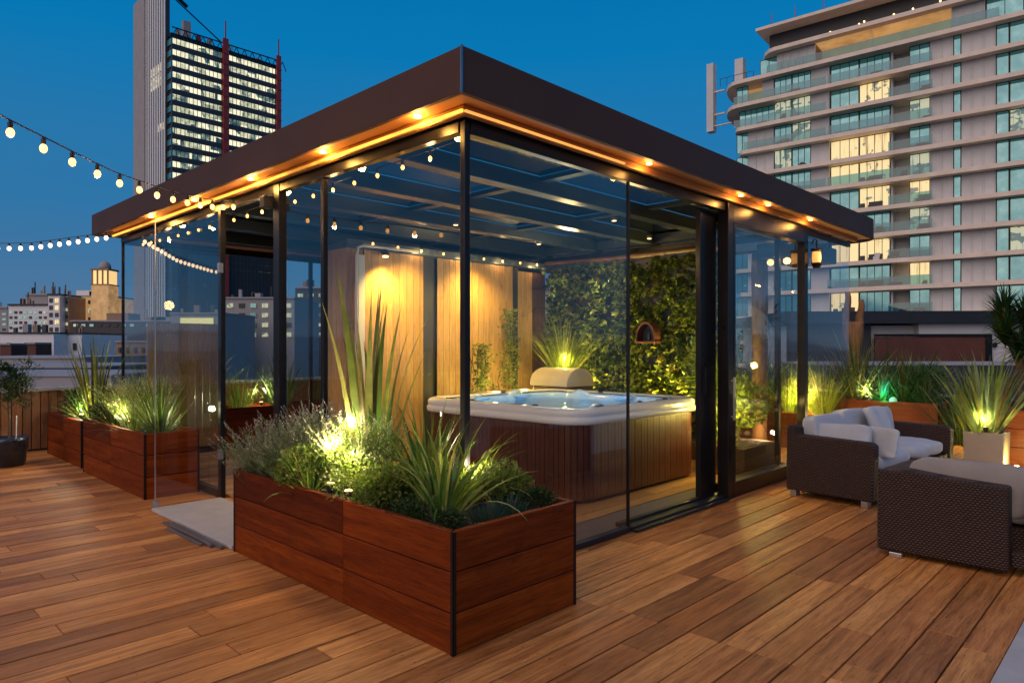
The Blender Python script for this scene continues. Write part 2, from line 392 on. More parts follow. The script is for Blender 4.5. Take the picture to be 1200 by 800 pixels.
for e, (p, c) in zip(cr.elements, stops): e.position = p; e.color = (*c, 1)
b2 = t.nodes.new('ShaderNodeBackground'); t.links.new(rp.outputs[0], b2.inputs[0]); b2.inputs[1].default_value = 1.0
t.links.new(sky.outputs[0], bg.inputs[0]); bg.inputs[1].default_value = .05
ad = t.nodes.new('ShaderNodeMixShader'); ad.inputs[0].default_value = .94
t.links.new(bg.outputs[0], ad.inputs[1]); t.links.new(b2.outputs[0], ad.inputs[2])
t.links.new(ad.outputs[0], t.nodes['World Output'].inputs[0])

sun = bpy.data.lights.new('sun', 'SUN'); so = bpy.data.objects.new('sun', sun); COL.objects.link(so)
sun.energy = 1.85; sun.angle = R_(75); sun.color = (1, .70, .50)
so.rotation_euler = (R_(52), 0, R_(-34))

def plight(name, loc, e, col=(1,.6,.25), r=.03, parent=None):
    l = bpy.data.lights.new(name, 'POINT'); l.energy = e; l.color = col; l.shadow_soft_size = r
    o = bpy.data.objects.new(name, l); COL.objects.link(o); o.location = loc; o.parent = parent; return o
def spot(name, loc, to, e, col=(1,.6,.25), ang=70, r=.03, blend=.6, parent=None):
    l = bpy.data.lights.new(name, 'SPOT'); l.energy = e; l.color = col; l.shadow_soft_size = r; l.spot_size = R_(ang); l.spot_blend = blend
    o = bpy.data.objects.new(name, l); COL.objects.link(o); o.location = loc; o.parent = parent
    o.rotation_euler = (Vector(to)-Vector(loc)).to_track_quat('-Z', 'Y').to_euler(); return o

# ------------------------------------------------------------------ ground, deck, paving
g = MB(); g.add([(-3000,-1500,-24),(3000,-1500,-24),(3000,4500,-24),(-3000,4500,-24)], [(0,1,2,3)])
tag(g.build('city_ground', M['asphalt']), kind='structure')

frame0 = (CORNER, TH)
def hbuild(mb, name, mat, label=None, cat=None, kind=None, **kw):
    o = mb.build(name, mat, None, **kw); o.location = CORNER; o.rotation_euler = (0, 0, TH); return tag(o, label, cat, kind=kind)

# terrace body under everything (its top lies just below the boards)
g = MB(); g.box(-16, 15, -12, 8.35, -24, -.06); hbuild(g, 'terrace_base', M['concrete'], kind='structure')
# deck of individually laid boards, in the pavilion's directions
d = MB(); W = .172; rr = random.Random(3)
l = -2.49; row = 0
R1 = 10.4
while l < 8.2:
    x = -9.0 - rr.uniform(0, 2)
    cuts = []
    while x < R1:
        Lb = rr.uniform(1.1, 2.9)
        cuts.append((x, min(x+Lb, R1))); x += Lb
    if l < -.9:                                     # a straight butt joint across the front rows
        cuts = [(a, b) for a, b in cuts]
        new = []
        for a, b in cuts:
            if a < .36 < b: new += [(a, .36), (.36, b)]
            else: new.append((a, b))
        cuts = new
    l1 = l+W-.009
    for a, b in cuts:
        if b-a < .02: continue
        if l > .12 and l1 < 6.2 and a > .12 and b < 5.15: continue      # hidden below the indoor floor
        dz = rr.uniform(-.0015, .0015)
        d.box(a+.002, b-.002, l, l1, -.03, dz)
    l += W; row += 1
fx = MB()
l = -2.49
while l < 3.0:
    R0 = -2.2
    while R0 < 5.0:
        for dl_ in (.035, W-.042):
            cx, cy = R0+rr.uniform(-.006,.006), l+dl_+rr.uniform(-.004,.004)
            fx.add([(cx+.0042*math.cos(a*1.047), cy+.0042*math.sin(a*1.047), .0022) for a in range(6)], [tuple(range(6))])
        R0 += .46
    l += W
hbuild(fx, 'deck_fixings', M['frame'], kind='structure')
hbuild(d, 'deck_floor', M['deck'], kind='structure', bevel=.002, seg=1)
g = MB(); g.box(-9, 12, -10, -2.498, -.05, .012); hbuild(g, 'stone_paving', M['stone'], kind='structure')
# threshold slab by the open glass door
s = MB(); s.box(-.66, -.055, 1.74, 3.36, .004, .032); hbuild(s, 'door_step', M['stone'], 'pale stone step slab at the open glass door beside the long planter', 'step', bevel=.004)
s = MB()
for k in range(3): s.box(-.74-.035*k+.03, -.74-.035*k+.055, 1.80+.1*k, 2.75-.05*k, .003, .026-.006*k)
s.box(-.745, -.705, 1.95, 2.85, .003, .018)
hbuild(s, 'drain_grate', M['stonestrip'], 'short dark slatted drain strip along the edge of the pale step', 'grate')

# ------------------------------------------------------------------ glass pavilion
PR, PL = 5.24, 6.42           # enclosed length and width
EX = 6.76                     # frameless screen goes on to here
ZT = 2.80
pav = empty('glass_pavilion', CORNER, TH, 'flat-roofed garden pavilion with bronze frame and clear glass walls on the timber deck', 'pavilion')
O = .26; RX = 6.93+.24; LX = 6.74
# fascia as four mitred boards
def fas(a, b, nin):
    m = MB(); (x0,y0),(x1,y1) = a, b
    m.box(min(x0,x1), max(x0,x1), min(y0,y1), max(y0,y1), 2.84, 3.095); return m
m = MB(); m.box(-O, -O+.03, -O+.03, LX+.0, 2.84, 3.095); m.build('fascia', M['fascia'], pav, bevel=.003)
# long fascia has a rounded far end
m = MB(); rr_ = .32
pts = [(-O, -O), (RX-rr_, -O)] + [(RX-rr_+rr_*math.sin(R_(a)), -O+rr_-rr_*math.cos(R_(a))) for a in range(15, 91, 15)]
pin = [(-O, -O+.03), (RX-rr_, -O+.03)] + [(RX-rr_+(rr_-.03)*math.sin(R_(a)), -O+rr_-(rr_-.03)*math.cos(R_(a))) for a in range(15, 91, 15)]
m.poly(pts+list(reversed(pin)), 2.84, 3.095); m.build('fascia', M['fascia'], pav)
m = MB(); m.box(RX-.03, RX, -O+rr_, LX, 2.84, 3.095); m.build('fascia', M['fascia'], pav)
m = MB(); m.box(-O+.03, RX-.03, LX-.03, LX, 2.84, 3.095); m.build('fascia', M['fascia'], pav)
m = MB(); m.box(-O-.006, -O+.006, -O-.006, -O+.006, 2.838, 3.098); m.build('corner_trim', M['trim'], pav)
# roof sheet with rectangular skylights: ring + ribs
m = MB(); z0, z1 = 2.96, 3.06
m.box(-O+.03, RX-.3, -O+.03, .35, z0, z1); m.box(-O+.03, RX-.3, 5.95, LX-.03, z0, z1)
m.box(-O+.03, .35, .35, 5.95, z0, z1); m.box(5.0, RX-.3, .35, 5.95, z0, z1); m.box(.35, 5.0, 3.9, 5.95, z0, z1)
m.build('roof_deck', M['asphalt'], pav)
# soffit outside the walls
m = MB(); m.box(-O+.03, -.02, -O+.03, LX-.03, 2.855, 2.87); m.build('soffit', M['soffit'], pav)
m = MB(); m.box(-.02, RX-.2, -O+.03, -.02, 2.855, 2.87); m.build('soffit', M['soffit'], pav)
m = MB(); m.box(PR+.04, RX-.2, -.02, LX-.03, 2.855, 2.87); m.build('soffit', M['ceil'], pav)
m = MB(); m.box(-.02, PR+.04, PL+.02, LX-.03, 2.855, 2.87); m.build('soffit', M['soffit'], pav)
# drip rails below the soffit
for a in ((-.10, -.055, -.10, PL+.05), (-.055, EX, -.10, -.055)):
    m = MB(); m.box(a[0], a[1], a[2], a[3], 2.80, 2.853); m.build('gutter_rail', M['soffit'], pav, bevel=.006)
m = MB(); m.box(-.118, -.104, -.10, PL, 2.806, 2.822); m.build('eave_glow', M['railglow'], pav)  # glowing strips added for warm light along the rail, soffit and deck
m = MB(); m.box(-.10, 1.5, -.118, -.104, 2.806, 2.818); m.build('eave_glow', M['railglow2'], pav)
# ceiling: slate beams with tinted skylight strips
m = MB()
for y in (.05, .95, 1.9, 2.85, 3.8, 4.8, 5.8): m.box(.05, PR, y, y+.14, 2.80, 2.94)
m.box(.03, .17, .19, 6.2, 2.812, 2.93); m.box(5.08, 5.22, .19, 6.2, 2.812, 2.93)
m.build('ceiling_beam', M['beam'], pav, bevel=.008)
m = MB()
for x in (1.75, 3.45): m.box(x, x+.10, .19, 6.2, 2.90, 2.94)
m.build('glazing_bar', M['beam'], pav)
cells = 0
for i, (y0, y1) in enumerate(((.19,.95),(1.09,1.9),(2.04,2.85),(2.99,3.8),(3.94,4.8),(4.94,5.8))):
    for j, (x0, x1) in enumerate(((.17,1.75),(1.89,3.45),(3.59,5.08))):
        m = MB(); m.box(x0-.01, x1+.01, y0-.01, y1+.01, 2.945, 2.955)
        clear = (i, j) in ((0,1),(2,2),(4,0),(1,0))
        dark = i >= 4 and j > 0
        m.build('ceiling_panel' if dark else 'skylight', M['beam'] if dark else (M['skyclear'] if clear else M['skylight']), pav)

def post(x, y, wx, wy, z0=0, z1=2.80, name='post', mat='frame'):
    m = MB(); m.box(x-wx/2, x+wx/2, y-wy/2, y+wy/2, z0, z1); return m.build(name, M[mat], pav, bevel=.004)
post(0, 0, .045, .045)
post(1.707, 0, .022, .022)
post(3.32, 0, .10, .11); post(3.42, -.02, .05, .05)
post(5.20, 0, .09, .09)
post(0, 1.609, .04, .045); post(0, 2.314, .07, .10); post(0, 3.466, .05, .06)
post(0, 6.40, .03, .03)
post(PR, PL, .08, .08); post(2.6, PL, .05, .05)
post(PR, 1.15, .05, .05)
# heads and base rails
def rail(name, x0, x1, y0, y1, z0, z1, mat='frame'):
    m = MB(); m.box(x0, x1, y0, y1, z0, z1); return m.build(name, M[mat], pav, bevel=.004)
rail('head_rail', .026, 3.26, -.03, .03, 2.72, 2.798); rail('head_rail', 3.38, 5.15, -.05, .05, 2.62, 2.798); rail('head_rail', 5.25, EX, -.02, .02, 2.74, 2.798)
rail('head_rail', -.03, .03, .026, 2.26, 2.73, 2.798); rail('head_rail', -.03, .03, 2.37, 6.38, 2.73, 2.798)
rail('head_rail', .02, PR-.05, PL-.03, PL+.03, 2.72, 2.798); rail('head_rail', PR-.03, PR+.03, .05, PL-.05, 2.70, 2.797)
rail('base_rail', .026, 1.69, -.03, .03, .004, .045, 'black'); rail('base_rail', 3.38, 5.15, -.05, .04, .004, .15); rail('base_rail', -.03, .03, .62, 1.58, .004, .05, 'black')
rail('base_rail', -.03, .03, 1.64, 2.26, .004, .05, 'black'); rail('base_rail', -.03, .03, 3.5, 6.38, .004, .08, 'black')
rail('base_rail', .02, PR-.05, PL-.03, PL+.03, .004, .08, 'black'); rail('base_rail', PR-.03, PR+.03, .05, PL-.05, .004, .08, 'black')
rail('base_rail', 5.25, EX, -.02, .02, .004, .04, 'black')
# sliding track, three steps
for k, (y0, y1, z) in enumerate(((-.075,-.032,.022), (-.028,.02,.038), (.024,.075,.03), (.08,.13,.05))):
    rail('door_track', 1.72, 3.26, y0, y1, .004, z, 'black')
# glass panes
def pane(x0, x1, y0, y1, z0, z1, name='glass_pane', mat='glass'):
    m = MB()
    if abs(x1-x0) > abs(y1-y0): m.add([(x0,y0,z0),(x1,y0,z0),(x1,y0,z1),(x0,y0,z1)], [(0,1,2,3)])
    else: m.add([(x0,y0,z0),(x0,y1,z0),(x0,y1,z1),(x0,y0,z1)], [(0,1,2,3)])
    return m.build(name, M[mat], pav)
pane(.026, 1.696, 0, 0, .045, 2.72); pane(3.38, 5.15, 0, 0, .15, 2.62)
pane(5.25, EX, 0, 0, .04, 2.74)
pane(0, 0, .026, 1.585, .05, 2.73); pane(0, 0, 1.635, 2.26, .05, 2.73)
pane(0, 0, 3.50, 4.9, .08, 2.73); pane(0, 0, 4.91, 6.38, .08, 2.73)
pane(.02, 2.57, PL, PL, .08, 2.72); pane(2.63, PR-.05, PL, PL, .08, 2.72)
pane(PR, PR, .05, 1.12, .08, 2.70)
# slid-open leaf: dark wide stile standing inside the track, parked behind the fixed pane
dl = empty('sliding_door', (2.98, .10, .05), 0); dl.parent = pav; dl['label'] = 'dark framed sliding door pushed open behind the fixed pane'
m = MB(); m.box(0, .30, -.025, .025, 0, 2.66); m.box(1.74, 1.80, -.025, .025, 0, 2.66); m.box(.30, 1.74, -.024, .024, 0, .09); m.box(.30, 1.74, -.024, .024, 2.58, 2.66)
m.build('door_frame', M['frame'], dl, bevel=.004)
m = MB(); m.add([(.30,0,.09),(1.74,0,.09),(1.74,0,2.58),(.30,0,2.58)], [(0,1,2,3)]); m.build('glass_pane', M['glass'], dl)
m = MB(); m.bar((.05,-.05,.95), (.05,-.05,1.20), .012); m.bar((.05,-.05,.97), (.05,-.02,.97), .01); m.bar((.05,-.05,1.18), (.05,-.02,1.18), .01); m.build('handle', M['frame'], dl)
m = MB(); m.bar((3.33,-.085,.75), (3.33,-.085,1.15), .016); m.bar((3.33,-.085,.78), (3.33,-.05,.78), .012); m.bar((3.33,-.085,1.12), (3.33,-.05,1.12), .012); m.build('handle', M['steel'], pav)
# hinged frameless leaf standing open over the step
dl = empty('hinged_door', (-.04, 3.38, .036), 0); dl.parent = pav; dl['label'] = 'frameless glass door standing open over the stone step'
m = MB(); m.add([(0,0,.01),(-.58,0,.01),(-.58,0,2.52),(0,0,2.52)], [(0,1,2,3)]); m.build('glass_pane', M['glass'], dl)
m = MB(); m.bar((-.583,0,.008), (-.583,0,2.53), .009); m.build('edge_strip', M['steel'], dl)
m = MB(); m.box(-.61, -.555, -.02, .02, 0, .045); m.build('pivot_foot', M['steel'], dl, bevel=.004)
m = MB()
for z in (.35, 2.1): m.box(-.035, .01, -.02, .02, z, z+.09)
m.build('hinge', M['steel'], dl, bevel=.003)
# camera box on the post
m = MB(); m.box(-.12, -.035, 2.36, 2.44, 2.60, 2.70); m.build('sensor_box', M['black'], pav, bevel=.008)
# soffit spots
def disc(c, r, name, mat, parent, h=.012):
    m = MB(); m.lathe([(r,0),(r,h)], c, 16); return m.build(name, mat, parent)
for y in (.25, 1.35, 2.5, 3.7, 4.9):
    disc((-.165, y, 2.842), .026, 'soffit_light', M['lamp'], pav)
    plight('soffit_lamp', (-.165, y, 2.795), 6.5, (1,.50,.10), .03, pav)
for x in (1.75, 3.30, 3.9, 5.0):
    disc((x, -.165, 2.842), .022, 'soffit_light', M['lamp'], pav)
    plight('soffit_lamp', (x, -.165, 2.80), 2.4, (1,.46,.10), .03, pav)

# services box and wall lantern at the far end of the roof
m = MB(); m.box(5.35, 6.5, .06, .62, 2.50, 2.70); m.box(5.40, 5.45, .10, .15, 2.7, 2.855); m.box(6.4, 6.45, .10, .15, 2.7, 2.855)
o = m.build('roof_heater', M['black'], pav, bevel=.02)
wl = empty('wall_lantern', H(5.30, -.12, 2.40), TH, 'small lit wall lantern on the last pavilion post', 'lantern')
m = MB(); m.lathe([(.05,0),(.065,.02),(.065,.03),(.03,.03)], (0,0,.13), 14); m.tube([(0,.055,.22),(0,.03,.27),(0,0,.26),(0,0,.16)], .008, 8); m.lathe([(.035,0),(.06,.05),(.05,.06)], (0,0,-.06), 14); m.build('lantern_frame', M['frame'], wl)
m = MB(); m.lathe([(.045,0),(.05,.06),(.045,.12)], (0,0,.005), 14); m.build('lantern_glass', M['lampdim'], wl)
plight('lantern_lamp', (0, -.1, .05), 1.2, (1,.5,.15), .04, wl)

# indoor floor
f = MB(); l = .10; rr = random.Random(11)
f.box(.06, 5.19, .055, .40, .003, .014)
fi = hbuild(f, 'indoor_sill_strip', M['stonestrip'], kind='structure')
f = MB(); l = .405
while l < 6.2:
    x = .06 - rr.uniform(0, 1)
    while x < 5.19:
        Lb = rr.uniform(1.2, 2.6); a = max(x, .06); b = min(x+Lb, 5.19)
        if b > a+.02: f.box(a, b-.002, l, l+.135, .003, .02+rr.uniform(-.001,.001))
        x += Lb
    l += .14
hbuild(f, 'indoor_floor', M['infloor'], kind='structure')

# ------------------------------------------------------------------ timber cabin inside
cab = empty('timber_cabin', H(1.65, 3.9, 0), TH, 'oak clad sauna cabin with dark doorway inside the glass pavilion', 'cabin')
def vboards(m, x0, x1, z0, z1, w=.105, y=-.012, seed=1):
    r = random.Random(seed); x = x0
    while x < x1-.01:
        b = min(x+w-.004, x1); m.box(x, b, y+r.uniform(-.0015,.0015), 0, z0, z1); x += w
x_ = lambda s: s-1.65
m = MB(); vboards(m, x_(1.88), x_(2.77), .02, 2.60); m.build('oak_wall', M['oak'], cab)
m = MB(); vboards(m, x_(3.01), x_(4.43), .02, 2.60, seed=2); m.build('oak_wall', M['oak'], cab)
m = MB(); m.box(0, x_(1.88), .02, .08, .02, 2.6); 
y = .0
while y < .5: m.box(-.012, 0, y, y+.10, .02, 2.60); y += .105
m.build('side_wall', M['oak'], cab)
m = MB(); m.box(x_(1.74), x_(1.83), -.10, -.02, .02, 2.52); m.build('white_post', M['white'], cab, bevel=.004)
m = MB(); m.tube([(x_(1.70),-.12,.9),(x_(1.70),-.12,2.50),(x_(1.72),-.12,2.60),(x_(1.8),-.12,2.63),(x_(2.6),-.12,2.63)], .018, 8); m.build('pipe', M['white'], cab, smooth=True)
m = MB(); m.box(0, 3.55, 0.001, .55, 2.602, 2.68); m.box(-.02, 3.52, -.05, 0.0, 2.61, 2.70); m.build('white_cornice', M['ceil'], cab, bevel=.004)
m = MB(); m.box(x_(2.77)+.003, x_(3.01)-.003, .03, .04, .02, 2.60); m.build('doorway', M['dark'], cab)
m = MB(); m.box(x_(4.43)+.003, x_(4.53), -.02, .02, .02, 2.60); m.build('door_jamb', M['dark'], cab)
m = MB(); vboards(m, x_(4.535), x_(4.86), .02, 2.55, .08, seed=4); m.build('oak_door', M['oak'], cab)
m = MB(); vboards(m, x_(4.865), x_(5.15), .02, 2.55, .09, seed=5)
for z in (.6, .95, 1.3, 1.65, 2.0, 2.3): m.box(x_(4.88), x_(5.14), -.05, -.013, z, z+.03)
m.build('walnut_shelving', M['walnut'], cab)
m = MB(); m.box(0.02, 3.5, .09, .55, .02, 2.6); m.build('cabin_core', M['dark'], cab)
lm = disc((x_(2.12), -.10, 2.52), .035, 'downlight', M['lamp'], cab, .02)
m = MB(); m.lathe([(.045,0),(.05,.05),(.02,.07)], (x_(2.12), -.10, 2.54), 16); m.box(x_(2.11), x_(2.13), -.10, -.012, 2.58, 2.60); m.build('lamp_housing', M['black'], cab)
spot('downlight_lamp', (x_(2.12), -.22, 2.54), (x_(2.14), -.02, .8), 150, (1,.62,.14), 100, .04, .8, cab)
spot('cabin_wash', (x_(3.5), -.5, 2.66), (x_(3.6), -.05, .9), 170, (1,.64,.15), 120, .06, .9, cab)
spot('cabin_wash', (x_(2.5), -.5, 2.66), (x_(2.4), -.05, .7), 130, (1,.64,.15), 120, .06, .9, cab)

# ------------------------------------------------------------------ hot tub
tub = empty('hot_tub', H(3.08, 1.83, .02), TH, 'square hot tub with pale acrylic rim and upright mahogany boards', 'hot tub')
hx = 1.09
m = MB(); loop = rrect(hx, hx, .26, 16)
per = []; 
# boards around the rounded square
P = [Vector(p) for p in loop]; P.append(P[0]); tot = sum((P[i+1]-P[i]).length for i in range(len(P)-1))
nb = int(tot/.055); acc = 0; samples = []
def along(dist):
    dist = dist % tot
    for i in range(len(P)-1):
        s = (P[i+1]-P[i]).length
        if dist <= s or i == len(P)-2: return P[i].lerp(P[i+1], min(1, dist/s))
        dist -= s
for i in range(nb):
    a = along(i*tot/nb+.002); b = along((i+1)*tot/nb-.002); nrm = (b-a).cross(Vector((0,0,1))).normalized()*(.0085 if i % 2 else .010)
    ia, ib = a*.985, b*.985
    oa, ob = a+nrm, b+nrm
    m.loft([[(p.x, p.y, z) for p in (oa, ob, ib, ia)] for z in (.03, .745)], caps=(True, True))
m.build('cabinet', M['tubwood'], tub)
m = MB(); m.loft([rrect(hx-.04, hx-.04, .24, 10, z=0), rrect(hx-.04, hx-.04, .24, 10, z=.74)]); m.build('plinth', M['black'], tub)
# rim shell
m = MB(); L = []
for off, z, r in ((.030,.715,.29),(.052,.722,.31),(.060,.745,.32),(.056,.775,.315),(.040,.785,.30),(.046,.795,.305),(.050,.825,.31),(.036,.850,.30),(.01,.862,.27),(-.06,.862,.22),(-.10,.845,.20)):
    L.append(rrect(hx+off, hx+off, r, 10, z=z))
m.loft(L); m.build('rim', M['shell'], tub, smooth=True)
# moulded basin: height field with seats, lumbar swells and footwell
nn = 84; ext = hx-.09; m = MB()
def basin(x, y):
    u, v = x/ext, y/ext
    p = (abs(u)**5+abs(v)**5)**.2
    t = max(0.0, min(1.0, (1-p)/.16)); e = t*t*(3-2*t)
    z = -.01 - .26*e
    foot = max(0.0, min(1.0, (.55-math.hypot(u*1.0, v*1.15))/.12)); z -= .35*foot*foot*(3-2*foot)
    for (a, b, rr_, hgt) in ((-.84,.62,.20,.16),(-.84,-.10,.17,.15),(-.60,-.86,.20,.15),(.05,-.88,.18,.15),(.66,-.84,.2,.16),(.88,-.2,.18,.15),(.86,.5,.2,.16),(.3,.88,.2,.15),(-.35,.88,.17,.15)):
        dd = math.hypot(u-a, v-b)/rr_
        if dd < 1: z += .75*hgt*(1-dd*dd)**2
    z += .02*math.sin(u*9)*math.sin(v*8)*e
    z += .04*max(0, 1-abs(math.atan2(v, u)-math.atan2(.62,.7))/.12)*e*(1-foot)
    z += .04*max(0, 1-abs(math.atan2(v, u)-math.atan2(-.5,-.9))/.12)*e*(1-foot)
    return z
for i in range(nn+1):
    for j in range(nn+1):
        # square grid pushed to a rounded square outline
        u = -1+2*i/nn; v = -1+2*j/nn
        k = 1.0
        mx_ = max(abs(u), abs(v)); 
        if mx_ > 0:
            q = (abs(u)**6+abs(v)**6)**(1/6); k = mx_/q
        x, y = u*ext*k, v*ext*k
        m.v.append((x, y, .845+basin(x, y)))
for i in range(nn):
    for j in range(nn):
        a = i*(nn+1)+j; m.f.append((a, a+nn+1, a+nn+2, a+1))
m.build('basin', M['shellin'], tub, smooth=True)
m = MB(); m.loft([rrect(hx-.13, hx-.13, .2, 8, z=.765)]); m.f.append(tuple(range(len(m.v)))); m.build('water', M['water'], tub)
for (a, b, rz) in ((-.80,.62,0), (-.8,-.1,0), (.84,-.2,0), (.3,.84,90), (-.35,.84,90), (.66,-.80,90)):
    m = MB(); c_ = (a*ext*1.06, b*ext*1.06)
    L = []
    for (o_, z) in ((-.02,0),(0,.02),(-.01,.045),(-.04,.055)):
        L.append([(c_[0]+ (y if rz else x), c_[1]+(x if rz else y), .79+z) for x, y, _ in rrect(.045+o_, .13+o_, .02 if o_ < -.03 else .03, 4)])
    m.loft(L, caps=(False, True)); m.build('headrest', M['shellin'], tub, smooth=True)
for k, (a, b) in enumerate(((-.55,.97),(.10,.985),(-.97,-.5),(.97,.2),(-.985,.35),(.5,-.975))):
    m = MB(); m.lathe([(.030,0),(.032,.012),(.022,.018),(.0,.018)], (a*(hx-.06), b*(hx-.06), .857), 14); m.build('control_knob', M['black'], tub)
for k in range(14):
    a = 2*math.pi*k/14; q = (abs(math.cos(a))**5+abs(math.sin(a))**5)**.2
    x, y = math.cos(a)/q*(ext*.90), math.sin(a)/q*(ext*.90)
    m = MB(); m.lathe([(.020,0),(.022,.006),(.008,.008)], (x, y, .845+basin(x, y)+.01), 10); m.build('jet', M['steel'], tub)
plight('tub_light', (0, 0, .60), 24, (.45,.72,1), .08, tub)
plight('tub_light', (0, 0, 1.6), 16, (.62,.80,1), .5, tub)  # soft bluish light added above the water, without a fitting
# ------------------------------------------------------------------ planters
def planter(name, r0, l0, w, dpt, h, label, rows=3, mat=('planter','planterY'), notch=None, soil=True, split=None, ang=TH, cat='planter', group=None):
    """box planter; local x along the pavilion's length, y along its left side"""
    p = empty(name, H(r0, l0), ang, label, cat, group)
    bh = h/rows
    outer = [(0,0),(w,0),(w,dpt),(0,dpt)]
    if notch: outer = [(0,0),(w,0),(w,notch[1]),(notch[0],notch[1]),(notch[0],dpt),(0,dpt)]
    nseg = len(outer); th = .032
    for i in range(nseg):
        a = Vector(outer[i]); b = Vector(outer[(i+1) % nseg]); horiz = abs(b.x-a.x) > abs(b.y-a.y)
        d = (b-a).normalized(); nin = Vector((-d.y, d.x))
        m = MB()
        for k in range(rows):
            z0 = k*bh+.003; z1 = (k+1)*bh-.0035
            segs = [(0, 1)]
            if split and (b-a).length > 1.5: segs = [(0, split-.0015/(b-a).length), (split+.0015/(b-a).length, 1)]
            for s0, s1 in segs:
                e = .012/(b-a).length
                pa = a+(b-a)*max(s0, e); pb = a+(b-a)*min(s1, 1-e); jit = ((k*7+i*3) % 3)*.0012
                q = [pa-nin*jit, pb-nin*jit, pb+nin*th, pa+nin*th]
                m.loft([[(v.x, v.y, z) for v in q] for z in (z0, z1)], caps=(True, True))
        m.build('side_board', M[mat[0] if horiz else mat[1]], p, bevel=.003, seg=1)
    for (x, y) in outer:
        m = MB(); sx = 1 if x > w/2 or (notch and x > .01) else -1
        sy = 1 if y > .01 else -1
        cx, cy = x+(.004 if x > .01 else -.004), y+(.004 if y > .01 else -.004)
        ix, iy = x-(.016 if x > .01 else -.016), y-(.016 if y > .01 else -.016)
        m.box(min(cx, x), max(cx, x)-0, min(cy, iy), max(cy, iy), 0, h-.004)
        m.box(min(cx, ix), max(cx, ix), min(cy, y), max(cy, y)-0, 0, h-.0045)
        m.build('corner_strip', M['cornerwood'], p)
    if soil:
        m = MB(); q = [(x+(.035 if x < .01 else -.035), y+(.035 if y < .01 else -.035)) for x, y in outer]
        m.poly(q, .02, h-.07); m.build('soil', M['soil'], p)
    m = MB()
    return p
# front planter: corner measured in pavilion coordinates
PC = Vector((-.275, 3.187, 0)) - CORNER; pr, pl = PC.dot(AX), PC.dot(AY)
planter('planter', pr, pl, .905, 2.35, .585, 'long mahogany planter wrapping the front glass corner, nearest of all planters', notch=(pr*-1-.06, pl*-1-.05), split=.60)
planter('planter', -.545, 3.90, .50, 2.05, .62, 'dark mahogany planter behind the open glass door, along the left glass wall', split=.5)
planter('planter', -.50, 6.22, .46, 1.62, .56, 'dark mahogany planter furthest left, in front of the slatted fence', split=.5)
planter('planter', 9.45, -.45, .55, 2.30, .55, 'orange stained planter behind the left rattan sofa, holding the round green lamp', mat=('planterO','planterO'), rows=2)
planter('planter', 7.40, -3.6, .60, 2.12, .67, 'tall orange stained planter at the right edge holding the yucca', mat=('planterO','planterO'))
planter('planter', 6.95, .30, .50, 1.7, .50, 'low planter of uplit grasses behind the last clear glass screen', mat=('planterO','planterO'), rows=2)
planter('planter', 9.45, 1.95, .55, 3.0, .55, 'far planter in the back corner behind the glass pavilion', mat=('planterO','planterO'), rows=2)

# ------------------------------------------------------------------ plant builders
seedn = [100]
def nr():
    seedn[0] += 1; return random.Random(seedn[0])
def clump(loc, n, h, w, spread, droop, mat, label, cat='plant', base=.05, name='strap_plant', seg=7, group=None, edge=None, lean=None, parts=None):
    r = nr(); o = empty(name, loc, 0, label, cat, group)
    m = MB(); m2 = MB()
    for i in range(n):
        a = r.uniform(0, 2*math.pi); b = base*math.sqrt(r.random())
        q = r.random(); ang = spread*q; L = h*r.uniform(.6, 1.08)*(1+.10*q)
        if lean: 
            a = a if r.random() > .4 else lean+r.uniform(-.6, .6)
        tgt = m2 if (edge and r.random() < .4) else m
        tgt.blade((b*math.cos(a), b*math.sin(a), -.02), a+r.uniform(-.3,.3), ang, L, w*r.uniform(.6, 1.15), droop*r.uniform(.4, 1.3), seg, r.uniform(-.6,.6))
    m.build('foliage', M[mat], o)
    if m2.v: m2.build('young_blades', M[edge], o)
    return o
def bush(loc, rx, rz, n, ls, mat, label, cat='shrub', name='shrub', zc=None, flowers=None, nf=0, twig=True, group=None, ry=None, lumps=5):
    r = nr(); o = empty(name, loc, 0, label, cat, group); m = MB(); ry = ry or rx; zc = rz*.9 if zc is None else zc
    cen = [(r.uniform(-.5,.5)*rx, r.uniform(-.5,.5)*ry, zc+r.uniform(-.35,.45)*rz, r.uniform(.45,.72)) for _ in range(lumps)]
    stems = MB()
    def pick():
        c = r.choice(cen); d = Vector((r.gauss(0,1), r.gauss(0,1), r.gauss(0,1))).normalized(); q = c[3]*(r.random()**.35)
        return Vector((c[0]+d.x*rx*q, c[1]+d.y*ry*q, c[2]+d.z*rz*q)), d
    for i in range(n):
        p, d = pick()
        if p.z < -.02: continue
        m.leaf(p, d+Vector((r.uniform(-.7,.7), r.uniform(-.7,.7), r.uniform(-.2,1.0))), ls*r.uniform(.4,.65), ls*r.uniform(.7,1.3), d+Vector((r.uniform(-.5,.5),)*3))
    m.build('foliage', M[mat], o)
    if twig:
        for i in range(16):
            p, d = pick(); stems.tube([(0,0,-.03), (p.x*.3, p.y*.3, p.z*.5), tuple(p)], [.006,.004,.002], 5, False)
        stems.build('branch', M['bark'], o)
    if flowers:
        f = MB()
        for i in range(nf):
            p, d = pick(); 
            if d.z < -.1: continue
            f.leaf(p+d*.02, d+Vector((0,0,.8)), ls*.6, ls*.7)
        f.build('blossom', M[flowers], o)
    return o
